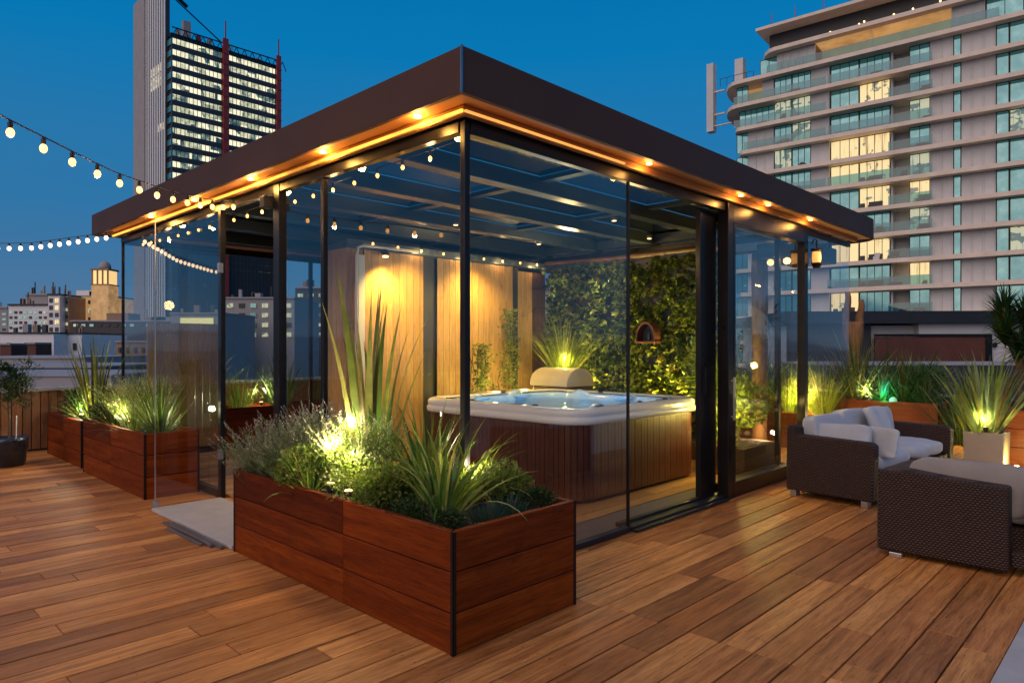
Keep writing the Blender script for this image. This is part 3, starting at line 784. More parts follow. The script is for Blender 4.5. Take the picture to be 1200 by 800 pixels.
def lavender(loc, n, h, spread, label, mat='gGrey', fl='gLav', name='lavender', cat='lavender', group=None):
    r = nr(); o = empty(name, loc, 0, label, cat, group); m = MB(); f = MB()
    for i in range(n):
        a = r.uniform(0, 6.283); ang = spread*math.sqrt(r.random()); L = h*r.uniform(.65, 1.05); dr = r.uniform(-.1,.35)
        p = Vector((.09*r.gauss(0,.6), .09*r.gauss(0,.6), -.02)); hd = Vector((math.cos(a), math.sin(a), 0)); k = 6
        pts = [p.copy()]
        for s in range(k):
            t = ang+dr*(s/k)**2; p = p+(hd*math.sin(t)+Vector((0,0,1))*math.cos(t))*L/k; pts.append(p.copy())
        m.tube(pts, [.0022]*3+[.0016]*4, 3, False)
        for s in range(1, k-1):
            for _ in range(3):
                q = pts[s].lerp(pts[s+1], r.random()); m.leaf(q, Vector((r.uniform(-1,1), r.uniform(-1,1), .9)), .007, r.uniform(.03,.055))
        if r.random() < .8:
            d = (pts[-1]-pts[-2]).normalized()
            for s in range(9):
                q = pts[-1]-d*(s*.0075); f.leaf(q, d*.8+Vector((r.uniform(-1,1), r.uniform(-1,1), r.uniform(-.2,.6))), .008, .013)
    m.build('foliage', M[mat], o); f.build('flower_spikes', M[fl], o)
    return o
def P1(u, v, z=.515):                # point in the front planter
    return Vector((-.275, 3.187, z)) + AX*u + AY*v

# front planter planting
lavender(P1(.16, 2.20), 190, .46, .85, 'grey lavender tuft at the far left end of the front planter')
lavender(P1(.42, 2.00), 230, .56, .70, 'tall purple-spiked lavender at the back left of the front planter')
lavender(P1(.22, 1.86), 190, .46, .9, 'low bushy lavender between the tall lavender and the planter board')
lavender(P1(.40, 1.66), 200, .58, .55, 'upright lavender beside the tall flax in the front planter')
clump(P1(.13, 1.55), 42, .37, .020, 1.15, 1.2, 'gMid', 'arching strap plant hanging over the long front board', edge='gYel', base=.07)
bush(P1(.14, 1.70), .22, .16, 1600, .035, 'gLime', 'small lime leaved shrub below the lavender at the front board')
# tall flax: two fans on tall stalks
o = clump(P1(.44, 1.36), 20, 1.30, .056, .17, .22, 'gYel', 'tallest flax in the front planter, striped blades reaching above head height', name='tall_flax', edge='gDry', base=.05, seg=9)
clump(P1(.40, 1.20), 12, 1.12, .046, .30, .40, 'gMid', 'tall flax with bent dark green blades right of the tallest flax', name='tall_flax', edge='gYel', base=.05, seg=9)
# floodlit shrubs
bush(P1(.22, 1.10), .25, .25, 3400, .026, 'gLime', 'bright lime shrub with cream flowers, floodlit in the front planter', flowers='gWhite', nf=500, lumps=8)
lavender(P1(.30, 1.20), 260, .54, .55, 'cream flowered feathery plant glowing over the spotlight', 'gLime', 'gWhite', name='feathery_plant', cat='plant')
bush(P1(.17, .84), .20, .15, 2200, .030, 'gLime', 'leafy green mound beside the floodlit shrub, spilling on the board', lumps=7)
clump(P1(.52, .84), 70, .66, .022, .75, .75, 'gMid', 'dense upright flax clump at the middle of the front planter', edge='gYel')
clump(P1(.40, .68), 36, .50, .022, .9, .9, 'gMid', 'mid green strap clump between the two bigger clumps', edge='gYel')
clump(P1(.27, .40), 54, .62, .032, .95, 1.25, 'gMid', 'broad arching flax nearest the front corner of the long planter', edge='gYel', base=.04, seg=9)
clump(P1(.62, .58), 22, .55, .018, 1.1, 1.6, 'gYel', 'yellow tipped grass arching toward the hot tub', seg=9, base=.03)
clump(P1(.38, .17), 420, .15, .004, 1.35, .6, 'gBlue', 'blue fescue mound at the right front corner', name='fescue', base=.06, seg=4, cat='grass')
clump(P1(.58, .20), 380, .14, .004, 1.35, .6, 'gBlue', 'blue fescue mound along the short end board', name='fescue', base=.06, seg=4, cat='grass')
bush(P1(.16, .22), .10, .06, 500, .022, 'gDark', 'dark creeping ground cover in the front corner of the long planter')
bush(P1(.10, .48), .12, .07, 700, .022, 'gDark', 'dark creeping ground cover behind the long front board')
bush(P1(.74, .42), .21, .14, 2500, .028, 'gLime', 'lime hebe dome at the short end of the front planter', flowers='gLav', nf=30, lumps=7)
bush(P1(.78, .18), .11, .07, 700, .022, 'gDark', 'low dark green cushion plant at the right end of the front planter')
# garden spots
def garden_spot(loc, label, mat='lamp', e=8, col=(1,.86,.55), up=.12, h=.10):
    o = empty('garden_spotlight', loc, 0, label, 'spotlight')
    m = MB(); m.tube([(0,0,-.06),(0,0,h*.5)], .006, 6); m.build('spike', M['black'], o)
    m = MB(); m.lathe([(.018,0),(.024,.02),(.026,.055)], (0,0,h*.5), 12); m.build('lamp_body', M['black'], o)
    m = MB(); m.lathe([(.022,0),(.020,.004)], (0,0,h*.5+.056), 12); m.build('lens', M[mat], o)
    if e: plight('spot_lamp', (0,0,h*.5+.056+up), e*2.2, col, .03, o)
    return o
garden_spot(P1(.10, 1.24), 'garden spotlight glowing under the cream shrub of the front planter', e=7, up=.24, col=(1,.84,.5))
garden_spot(P1(.30, 1.34), 'garden spotlight at the foot of the tallest flax', e=6, up=.34)
garden_spot(P1(.66, .56), 'garden spotlight behind the lime hebe dome', e=4)
garden_spot(P1(.06, .98), 'added spotlight brightening the two leafy mounds at the long front board', e=3, up=.2)  # added to brighten the dim green mound
# small white saucer standing inside the glass, by the planter
o = empty('water_dish', H(.35, .45, .014), TH, 'shallow white dish on the sill just inside the glass corner', 'dish')
m = MB(); m.lathe([(.10,0),(.12,.25),(.125,.28),(.17,.30),(.17,.315),(.02,.305)], (0,0,0), 28); m.build('bowl', M['white'], o, smooth=True)

# left planters
def PL2(r, l, z=.55): return H(r, l, z)
clump(PL2(-.30, 4.22), 110, .70, .013, .95, .55, 'gMid', 'feathery palm-like clump at the near end of the left planter', name='fan_palm', edge='gLime', base=.05)
clump(PL2(-.34, 4.08), 46, .40, .012, 1.2, 1.0, 'gMid', 'low arching grass over the near corner of the left planter', name='grass_clump', cat='grass', edge='gYel')
clump(PL2(-.42, 4.60), 110, .46, .010, 1.3, 1.2, 'gMid', 'arching grass hanging over the long side of the left planter', name='grass_clump', cat='grass', edge='gYel')
lavender(PL2(-.28, 4.65), 240, .60, .6, 'white feathery grass lit brightly in the left planter', 'gLime', 'gWhite', name='feather_grass', cat='grass')
lavender(PL2(-.28, 5.05), 240, .62, .7, 'pale flowering grass behind the brightly lit white grass', 'gLime', 'gWhite', name='feather_grass', cat='grass')
clump(PL2(-.38, 5.35), 110, .60, .016, 1.2, 1.0, 'gMid', 'green strap grass at the middle of the left planter', name='grass_clump', cat='grass', edge='gYel')
bush(PL2(-.30, 5.65), .22, .17, 1300, .03, 'gDark', 'dark rounded shrub at the far end of the left planter')
bush(PL2(-.40, 4.28), .16, .08, 700, .025, 'gGrey', 'grey trailing ground cover by the near corner strip of the left planter')
garden_spot(PL2(-.40, 4.86), 'garden spotlight under the white grass of the left planter', e=9)
garden_spot(PL2(-.25, 4.32), 'garden spotlight behind the feathery palm-like clump', e=2.5)
clump(H(-.28, 6.50, .50), 44, 1.10, .036, .36, .35, 'gYel', 'tall yellow bladed flax in the furthest left planter', name='tall_flax', edge='gDry', base=.07, seg=8)
clump(H(-.30, 6.85, .50), 100, .66, .014, 1.1, .8, 'gMid', 'green strap grass left of the tall yellow flax', name='grass_clump', cat='grass')
bush(H(-.26, 7.25, .50), .24, .20, 1400, .035, 'gDark', 'dark shrub at the far left planter end by the fence')
clump(H(-.36, 6.34, .50), 40, .45, .012, 1.2, 1.1, 'gMid', 'arching grass at the front corner of the furthest left planter', name='grass_clump', cat='grass', edge='gYel')
garden_spot(H(-.40, 6.62, .50), 'garden spotlight at the foot of the tall yellow flax', e=10, up=.1)

# greenery behind the back glass, seen through the left panes
planter('planter', .3, 6.75, 4.6, .50, .55, 'long planter behind the back glass wall of the pavilion', split=.5)
for k, (r_, hh, wd_, mt, lab) in enumerate(((.55,.75,.014,'gMid','green grass at the left end of the back planter'), (1.15,.95,.026,'gYel','tall yellow flax second in the back planter'), (1.75,.7,.014,'gLime','lime grass third in the back planter'), (2.4,.9,.024,'gMid','green flax at the middle of the back planter'), (3.1,.7,.014,'gMid','feathery grass right of the middle of the back planter'), (3.9,.95,.024,'gDark','dark flax near the right end of the back planter'))):
    clump(H(r_, 7.0, .49), 110, hh, wd_, .8, .6, mt, lab, name='grass_clump' if wd_ < .02 else 'flax', base=.14)
garden_spot(H(.85, 6.9, .49), 'garden spotlight at the left end of the back planter', e=7)
garden_spot(H(2.05, 6.9, .49), 'garden spotlight at the middle of the back planter', e=7)
tf = empty('timber_screen', H(.30, 6.45, 0), TH, 'narrow ochre timber screen behind the far left corner of the pavilion', 'screen')
m = MB(); r = nr(); x = 0
while x < .9: m.box(x, x+.09, r.uniform(-.004,.004), .03, .02, 1.75); x += .10
m.build('slats', M['oak'], tf)
# potted olive tree
p = empty('plant_pot', Vector((-6.08, 8.25, 0)), 0, 'dark navy round pot at the left edge of the deck', 'pot')
m = MB(); m.lathe([(.15,.0),(.165,.01),(.20,.30),(.205,.34),(.19,.345),(.185,.32),(.02,.30)], (0,0,0), 32); m.build('pot_body', M['pot'], p, smooth=True)
m = MB(); m.lathe([(.178,0),(.178,.012)], (0,0,.305), 24); m.build('soil', M['soil'], p)
tr = empty('potted_tree', Vector((-6.08, 8.25, .32)), 0, 'small round-headed leafy tree growing in the navy pot', 'tree')
r = nr(); m = MB(); m.tube([(0,0,-.02),(.01,0,.2),(-.01,.01,.4),(0,0,.62)], [.014,.012,.010,.007], 7)
for k in range(9):
    a = r.uniform(0,6.28); z = .34+.035*k; m.tube([(0,0,z),(.12*math.cos(a),.12*math.sin(a),z+.12),(.25*math.cos(a),.25*math.sin(a),z+.22)], [.006,.004,.002], 5, False)
m.build('trunk', M['bark'], tr)
m = MB()
cs = [(r.uniform(-.2,.2), r.uniform(-.2,.2), r.uniform(.45,.95), r.uniform(.11,.19)) for _ in range(13)]
for i in range(2300):
    c = r.choice(cs); d = Vector((r.gauss(0,1), r.gauss(0,1), r.gauss(0,1))).normalized(); q = c[3]*r.random()**.4
    m.leaf((c[0]+d.x*q, c[1]+d.y*q, c[2]+d.z*q), d+Vector((0,0,.3)), .018, .045, d)
m.build('crown', M['gDark'], tr)
p2 = empty('plant_stake', Vector((-5.97, 8.22, .31)), 0, 'thin pale stake pushed in the navy pot beside the trunk', 'stake')
m = MB(); m.tube([(0,0,0),(.005,0,.30)], .006, 6); m.build('stake', M['white'], p2)

# slatted fence along the back of the deck
fe = empty('slatted_fence', H(-7.5, 8.22), TH, 'vertical cedar slat fence with flat grey cap along the back of the deck', 'fence')
m = MB(); r = nr(); x = 0
while x < 18:
    w = r.choice((.07,.09,.11)); m.box(x, x+w, r.uniform(-.008,.004), .022, .03, .82); x += w+.012
m.build('slats', M['cedar'], fe)
m = MB(); m.box(-.02, 18, -.05, .13, .825, .87); m.build('cap', M['stone'], fe, bevel=.004)
m = MB(); m.box(0, 18, .024, .10, 0, .82); m.build('backing', M['dark'], fe)
fe = empty('boundary_wall', H(10.30, -2.4), TH, 'low dark boundary wall behind the orange planters', 'wall')
m = MB(); m.box(0, .12, 0, 10.5, 0, .60); m.build('wall', M['dark'], fe)
m = MB(); m.box(-.03, .15, 0, 10.5, .602, .64); m.build('cap', M['stone'], fe, bevel=.004)

# ------------------------------------------------------------------ living wall
lw = empty('living_wall', H(5.17, .98, 0), TH, 'ivy covered living wall filling the end of the pavilion behind the hot tub', 'living wall')
m = MB(); m.box(-.02, 0, 0, 2.80, .25, 2.62); m.build('backing', M['dark'], lw)
m = MB(); r = nr()
for i in range(9500):
    y = r.uniform(-.03, 2.82); z = r.uniform(.2, 2.62)
    hgt = noise.noise(Vector((y*2.2, z*2.2, 3)))*.5+.5
    if noise.noise(Vector((y*6, z*6, 8))) < -.22: continue
    x = -.03-.24*max(0,hgt-.15)*r.random()**.5
    m.leaf((x, y, z), Vector((-.55+r.uniform(-.5,.4), r.uniform(-.8,.8), r.uniform(-1,.5))), r.uniform(.035,.085), r.uniform(.05,.11), (-1, r.uniform(-.7,.7), r.uniform(-.4,.9)))
m.build('foliage', M['gIvy'], lw)
m = MB(); m.tube([(-.12,-.02,2.68),(-.12,1.4,2.66),(-.12,2.8,2.69)], .035, 10); m.build('pipe', M['walnut'], lw, smooth=True)
m = MB(); m.box(-.18, 0, 0, 2.8, .02, .24); m.build('base_box', M['walnut'], lw, bevel=.005)
for k, y in enumerate((.30, .75, 1.35, 1.95, 2.35)):
    sp_ = spot('wall_uplight', (-.42, y, .30), (-.10, y+.05, 2.0), (360,380,100,480,620)[k], (1,.76,.16), 60, .03, .9, lw)
spot('wall_downlight', (-.35, 1.75, 2.66), (-.05, 1.75, 1.6), 45, (1,.85,.3), 80, .03, .9, lw)
spot('wall_downlight', (-.35, 2.55, 2.66), (-.05, 2.55, 1.6), 25, (1,.85,.3), 80, .03, .9, lw)
for k, y in enumerate((1.28, 1.93, 3.3)):
    garden_spot(H(4.68, y, .02), ['floor spotlight at the foot of the ivy wall nearest the door', 'floor spotlight at the middle of the ivy wall', 'floor spotlight beside the tall potted grass'][k], e=(0,0,0)[k], h=.2)
# little arched shelf hanging on the ivy
o = empty('arched_shelf', H(4.86, 1.90, 1.49), TH, 'small rust coloured arched shelf hanging on the ivy wall', 'shelf')
m = MB(); arc = [(-.145*math.cos(R_(a)), .02+.25*math.sin(R_(a))**.8) for a in range(0, 181, 12)]
i2 = [(y*.88, .02+(z-.02)*.90) for y, z in arc]
m.loft([[(0, y, z) for y, z in arc], [(.16, y, z) for y, z in arc], [(.16, y, z) for y, z in i2], [(0, y, z) for y, z in i2], [(0, y, z) for y, z in arc]], close=False)
m.build('hood', M['rust'], o)
m = MB(); m.box(-.01, .16, -.155, .155, -.005, .018); m.build('shelf_board', M['rust'], o, bevel=.003)
m = MB(); m.add([(.155,-.127,.02),(.155,.127,.02)]+[(.155, y, z) for y, z in reversed(i2)], [tuple(range(2+len(i2)))]); m.build('back_plate', M['dark'], o)
o = empty('bottle', H(4.90, 1.86, 1.511), TH, 'small dark bottle standing on the arched shelf', 'bottle')
m = MB(); m.lathe([(.022,0),(.024,.01),(.024,.08),(.008,.11),(.008,.14)], (0,0,0), 14); m.build('bottle', M['black'], o, smooth=True)

# indoor plants and chest
p = empty('plant_pot', H(4.72, 3.18, .02), TH, 'tall dark square pot behind the hot tub', 'pot')
m = MB(); m.poly([(-.17,-.17),(.17,-.17),(.17,.17),(-.17,.17)], 0, .95); m.build('pot_body', M['dark'], p, bevel=.01)
m = MB(); m.box(-.15, .15, -.15, .15, .951, .965); m.build('soil', M['soil'], p)
clump(H(4.72, 3.18, .97), 300, .98, .013, .75, .65, 'gLime', 'yellow lit ornamental grass in the tall pot behind the hot tub', name='ornamental_grass', cat='grass', edge='gYel', base=.10)
garden_spot(H(4.58, 3.02, .965), 'spotlight in the tall pot of ornamental grass', e=8, col=(1,.76,.2), up=.2)
ch = empty('barrel_chest', H(4.46, 2.68, -.04+.02), TH, 'cream barrel-topped chest behind the hot tub beside the ivy', 'chest')
m = MB(); m.box(-.26, .26, 0, .60, .03, .92); m.build('body', M['walnut'], ch, bevel=.01)
m = MB(); arc = [(-.29, .925)]+[(-.29*math.cos(R_(a)), .96+.21*math.sin(R_(a))) for a in range(0, 181, 12)]+[(.29, .925)]
m.loft([[(x, y, z) for x, z in arc] for y in (-.03, .63)], caps=(True, True)); m.build('lid', M['potbeige'], ch, bevel=.008)
for k, (s, l_, hgt, n_, lab) in enumerate(((3.62, 3.66, 1.35, 900, 'yellow lit climbing leaves on the oak wall left of the dark doorway'), (4.22, 3.70, 1.85, 800, 'taller climbing leaves on the oak wall next to the oak door'))):
    o = empty('climbing_plant', H(s, l_, .02), TH, lab, 'climber'); m = MB(); r = nr(); st = MB()
    for q in range(5): st.tube([(r.uniform(-.1,.1), 0, 0), (r.uniform(-.2,.2), .1, hgt*.5), (r.uniform(-.2,.2), .12, hgt)], .006, 5, False)
    for i in range(n_):
        z = hgt*r.random()**.8; w_ = .32*(1-.6*z/hgt)
        m.leaf((r.gauss(0,.45)*w_, .06+r.uniform(-.09,.07), z+.1), Vector((r.uniform(-1,1), -.6, r.uniform(-.8,.6))), .035, .05)
    m.build('foliage', M['gLime'], o); st.build('stem', M['bark'], o)
    plight('plant_lamp', (0, -.25, .85), 14, (1,.72,.18), .04, o)
p = empty('storage_bench', H(3.3, 3.15, .02), TH, 'grey bench top between the hot tub and the oak wall', 'bench')
m = MB(); m.box(0, 1.15, 0, .45, 0, .78); m.build('base', M['ceil'], p); m = MB(); m.box(-.02, 1.17, -.02, .47, .782, .82); m.build('bench_top', M['stonestrip'], p, bevel=.005)

# ------------------------------------------------------------------ rattan seating
def soft(m, x0, x1, y0, y1, z0, z1, puff=.02, e=5, n=14):
    """superellipsoid cushion"""
    cx, cy, cz = (x0+x1)/2, (y0+y1)/2, (z0+z1)/2; ax, ay, az = (x1-x0)/2, (y1-y0)/2, (z1-z0)/2
    f = lambda c, p: math.copysign(abs(c)**p, c)
    L = []
    for i in range(1, n):
        ph = -math.pi/2+math.pi*i/n; L.append([])
        for k in range(4*n):
            t = 2*math.pi*k/(4*n)
            X = f(math.cos(ph), 2/6)*f(math.cos(t), 2/e); Y = f(math.cos(ph), 2/6)*f(math.sin(t), 2/e); Z = f(math.sin(ph), 2/3.6)
            L[-1].append((cx+ax*X, cy+ay*Y, cz+az*Z+ .02*noise.noise(Vector((cx*9+X*2.1, Y*2.1, Z)))))
    m.loft(L, caps=(True, True)); return m
def tilt_child(o, loc, rx, rz=0): o.location = loc; o.rotation_euler = (rx, 0, rz)

# sofa local frame: x = along the seat, y = toward the front, origin at the near back corner on the deck
ux = Vector((.76, .65, 0)).normalized(); angS = math.atan2(ux.y, ux.x)
def sofaroot(loc, ang, label):
    return empty('rattan_sofa', loc, ang, label, 'sofa')
s1 = sofaroot(Vector((2.66, 6.63, 0)), angS, 'dark rattan sofa with pale blue-white cushions, beside the pavilion')
Ls, Ds = 2.10, -.80              # front is toward local -y
def wick(name, pts2, axis, a0, a1, parent, bev=.02):
    m = MB()
    if axis == 'x': m.loft([[(a, y, z) for y, z in pts2] for a in (a0, a1)], caps=(True, True))
    else: m.loft([[(x, a, z) for x, z in pts2] for a in (a0, a1)], caps=(True, True))
    return m.build(name, M['wicker'], parent, bevel=bev, seg=3)
arm = [(0,.06),(Ds,.06),(Ds-.01,.56),(Ds+.03,.585),(-.10,.60),(-.09,.68),(-.03,.69),(0,.66)]
wick('armrest', arm, 'x', 0, .13, s1); wick('armrest', arm, 'x', Ls-.13, Ls, s1)
m = MB(); m.box(.132, Ls-.132, -.10, -.0, .06, .66); m.build('backrest', M['wicker'], s1, bevel=.02, seg=3)
m = MB(); m.box(.132, Ls-.132, Ds+.01, -.102, .06, .30); m.build('seat_base', M['wicker'], s1, bevel=.01)
for x, y in ((.05,-.06),(.05,Ds+.08),(Ls-.08,-.06),(Ls-.08,Ds+.08)):
    m = MB(); m.box(x-.03, x+.05, y-.03, y+.03, 0, .059); m.build('foot', M['steel'], s1, bevel=.005)
for k in range(2):
    w_ = (Ls-.28)/2
    m = MB(); soft(m, .14+k*w_, .13+(k+1)*w_, Ds+.0, -.12, .305, .455); m.build('seat_cushion', M['cush'], s1, smooth=True)
for k in range(3):
    w_ = (Ls-.30)/3
    m = MB(); soft(m, 0, w_-.005, -.08, .08, 0, .34, e=7); o = m.build('back_cushion', M['cush'], s1, smooth=True); tilt_child(o, (.15+k*w_, -.20, .43+.015*(k == 1)), R_(-13+2*k), R_((-3,2,-2)[k]))
# loose cushions are things of their own
def pillow(loc, rot, sz, label, mat='cush'):
    o = empty('throw_pillow', loc, 0, label, 'pillow'); o.rotation_euler = rot
    m = MB(); soft(m, -sz[0]/2, sz[0]/2, -sz[1]/2, sz[1]/2, -sz[2]/2, sz[2]/2, e=7); m.build('pillow', M[mat], o, smooth=True); return o
s1m = Matrix.Translation(s1.location) @ Matrix.Rotation(angS, 4, 'Z')
def S1(x, y, z): return s1m @ Vector((x, y, z))
pillow(S1(.22, -.42, .555), (R_(-66), R_(3), angS+R_(90)), (.56, .32, .11), 'large pale pillow leaning inside the near armrest of the sofa')
pillow(S1(.34, -.70, .56), (R_(-76), R_(2), angS+R_(68)), (.46, .28, .04), 'flat pinkish white cushion sagging over the seat front of the sofa')
pillow(S1(1.30, -.36, .62), (R_(66), R_(3), angS+R_(10)), (.60, .40, .12), 'big blue-white pillow propped at the middle of the sofa back')

# near corner module: its back faces the camera
s2 = sofaroot(Vector((2.546, 4.77, 0)), TH-math.pi/2, 'dark rattan corner seat nearest the camera with grey back cushion')
# local x = along its back (to the right), local y = toward its front (away from camera-left)
Wm, Dm = .755, .85
bk = [(0,.035),(Wm,.035),(Wm,.565),(Wm*.8,.57),(Wm*.5,.585),(.18,.605),(.16,.60),(.02,.585),(0,.57)]
wick('backrest', bk, 'y', 0, .14, s2)
wick('armrest', [(.141,.07),(Dm,.07),(Dm,.56),(.141,.585)], 'x', 0, .16, s2)
m = MB(); m.box(.162, 1.55, .142, Dm, .07, .29); m.build('seat_base', M['wicker'], s2, bevel=.01)
m = MB(); m.box(Wm+.002, 1.55, .06, .141, .06, .16); m.build('base_rail', M['wicker'], s2, bevel=.008)
m = MB(); soft(m, .17, .90, .16, Dm+.02, .295, .44); m.build('seat_cushion', M['cushg'], s2, smooth=True)
m = MB(); soft(m, .91, 1.55, .08, Dm+.02, .17, .44); m.build('seat_cushion', M['cushb'], s2, smooth=True)
m = MB(); soft(m, 0, .72, -.085, .085, 0, .34, e=8); o = m.build('back_cushion', M['cushg'], s2, smooth=True); tilt_child(o, (.15, .225, .335), R_(-6), R_(-1))
m = MB(); soft(m, 0, .62, -.09, .09, 0, .47, e=8); o = m.build('back_cushion', M['cushb'], s2, smooth=True); tilt_child(o, (.825, .135, .175), R_(-5), 0)
for x, y in ((.12,-.0),(.10,Dm-.08),(1.45,.10),(1.45,Dm-.08)):
    m = MB(); m.box(x-.04, x+.04, y-.01, y+.03, 0, .034 if y < .01 else .055); m.build('foot', M['steel'], s2, bevel=.005)

# ------------------------------------------------------------------ right hand plants
def PA(l, z=.49, r=9.72): return H(r, l, z)
clump(PA(.85), 90, 1.30, .044, .8, .5, 'gDry', 'bronze bladed flax before the carved log', name='flax', edge='gYel', base=.1)
clump(PA(.45), 70, .92, .038, 1.1, .7, 'gMid', 'green strap plant left of the round green lamp', edge='gGrey', base=.08)
clump(PA(.10), 34, .86, .060, .9, .2, 'gMid', 'agave-like fan of broad blades in the orange planter', name='agave', edge='gYel', base=.06)
bush(PA(-.12), .40, .34, 2400, .045, 'gMid', 'dark leafy shrub at the right end of the orange planter')
clump(PA(-.22), 130, .90, .012, .9, .9, 'gGrey', 'pale seeding grass at the right end of the orange planter', name='grass_clump', cat='grass')
clump(PA(-.05, .49, 9.85), 110, 1.0, .016, .85, .8, 'gMid', 'tall green grass at the back of the orange planter', name='grass_clump', cat='grass', edge='gGrey', base=.2)
clump(PA(.35, .49, 9.85), 110, 1.1, .018, .8, .6, 'gDark', 'dark tall flax at the back of the orange planter', name='flax', edge='gMid', base=.2)
clump(H(9.0, -.95, 0), 90, 1.15, .040, .8, .6, 'gMid', 'tall strap grass standing on the deck between sofa and orange planter', name='strap_grass', cat='grass', edge='gYel', base=.2)
clump(H(8.6, -1.55, 0), 90, 1.0, .040, .8, .6, 'gGrey', 'grey green strap grass behind the beige pot', name='strap_grass', cat='grass', edge='gMid', base=.2)
garden_spot(H(8.6, -1.15, 0), 'deck spotlight between the two strap grasses behind the beige pot', e=14, col=(1,.74,.25))
bush(H(10.0, -.95, .35), .45, .42, 1700, .05, 'gDark', 'dark hedge-like shrub standing on the deck right of the orange planter')
bush(H(9.2, -1.9, .35), .5, .42, 1700, .05, 'gDark', 'wide dark shrub on the deck behind the right planter')
bush(PA(.62), .3, .2, 900, .04, 'gDark', 'dark ground shrub under the bronze flax')
garden_spot(PA(.62, .50, 9.56), 'warm garden spotlight under the bronze flax', e=12)
o = empty('bollard_lamp', H(9.56, .22, .50), 0, 'round green glass lamp ball half hidden in the orange planter', 'lamp')
m = MB(); m.lathe([(.015,0),(.04,.015),(.055,.045),(.055,.07),(.04,.10),(.015,.115)], (0,0,0), 18); m.build('glass_ball', M['greenlamp'], o, smooth=True); plight('ball_lamp', (-.15, 0, .1), 4, (.05,1,.5), .05, o)
# behind the glass screen
for k, (l_, hh, lab) in enumerate(((.48, .95, 'floodlit golden grass nearest the glass screen end'), (.95, 1.0, 'tall floodlit golden grass inside the screened planter'), (1.45, .9, 'dimmer golden grass at the back of the screened planter'))):
    clump(H(7.2, l_, .44), 170, hh, .014, .75, .6, ['gYel','gLime','gMid'][k], lab, name='golden_grass', cat='grass', edge='gLime', base=.12)
garden_spot(H(7.05, .70, .44), 'bright spotlight between the golden grasses behind the screen', e=42, col=(1,.70,.18), up=.2)
garden_spot(H(7.02, .33, .02), 'low spotlight at the foot of the screened planter', e=14, col=(1,.76,.2))
clump(H(7.1, .12, 0), 130, .50, .012, .7, .6, 'gLime', 'yellow lit grass growing at deck level by the screen end', name='grass_clump', cat='grass', base=.08)
clump(H(9.7, 2.4, .48), 120, 1.0, .02, .8, .6, 'gMid', 'tall green flax in the back corner planter', name='flax', base=.15)
bush(H(9.7, 3.1, .48), .4, .3, 1300, .05, 'gDark', 'broad dark shrub in the back corner planter')
clump(H(9.7, 3.9, .48), 110, .9, .018, .8, .6, 'gLime', 'lime bladed flax at the far side of the back corner planter', name='flax', base=.15)
clump(H(9.7, 1.6, .48), 110, .85, .018, .8, .6, 'gMid', 'green flax hidden behind the carved log', name='flax', base=.15)
# inside the far right bay
p = empty('plant_trough', H(4.75, .25, .02), TH, 'narrow trough of leafy plants indoors by the right hand window', 'trough')
m = MB(); m.box(-.5, .3, 0, .5, 0, .32); m.build('box', M['walnut'], p, bevel=.006)
m = MB(); m.box(-.47, .27, .03, .47, .321, .33); m.build('soil', M['soil'], p)
bush(H(4.62, .52, .35), .34, .42, 1500, .06, 'gLime', 'lit leafy plant in the indoor trough by the window', lumps=9)
bush(H(4.50, .78, .35), .30, .65, 1300, .055, 'gLime', 'taller leafy plant with yellow lit leaves in the indoor trough', lumps=9, zc=.8)
plight('trough_lamp', H(4.25, .40, .75), 34, (1,.76,.16), .04)
plight('trough_lamp', H(4.9, .75, 1.2), 16, (1,.76,.16), .04)
o = empty('timber_column', H(5.45, .62, 0), TH, 'tall rough timber column standing outside the end glass', 'column')
m = MB(); L = []; r = nr()
for k in range(14):
    z = .0+2.6*k/13; L.append([(.10*math.cos(a*.785)+r.uniform(-.008,.008), .10*math.sin(a*.785)+r.uniform(-.008,.008), z) for a in range(8)])
m.loft(L, caps=(True, True)); m.build('column', M['drift'], o, smooth=True)
plight('column_lamp', (-.35, -.2, .4), 22, (1,.6,.25), .03, o)
# carved log
o = empty('carved_log', H(10.02, .98, .45), TH, 'tall weathered forked log standing in the orange planter', 'log')
m = MB(); r = nr(); L = []
for k in range(16):
    z = 1.42*k/15; s_ = .135+.02*math.sin(z*5)+.01*math.cos(z*11)
    L.append([(s_*math.cos(a*.628)*(1+.10*noise.noise(Vector((a, z*2, 5)))), s_*1.25*math.sin(a*.628)*(1+.1*noise.noise(Vector((a, z*2, 9)))), z) for a in range(10)])
m.loft(L, caps=(True, True))
for sy, top in ((.10, 1.95), (-.12, 1.80)):
    L = []
    for k in range(7):
        z = 1.35+(top-1.35)*k/6; s_ = .075*(1-.35*(k/6)**2)
        L.append([(s_*math.cos(a*.785), sy+s_*.9*math.sin(a*.785)+.02*math.sin(k), z) for a in range(8)])
    m.loft(L, caps=(True, True))
m.build('log', M['drift'], o, smooth=True)
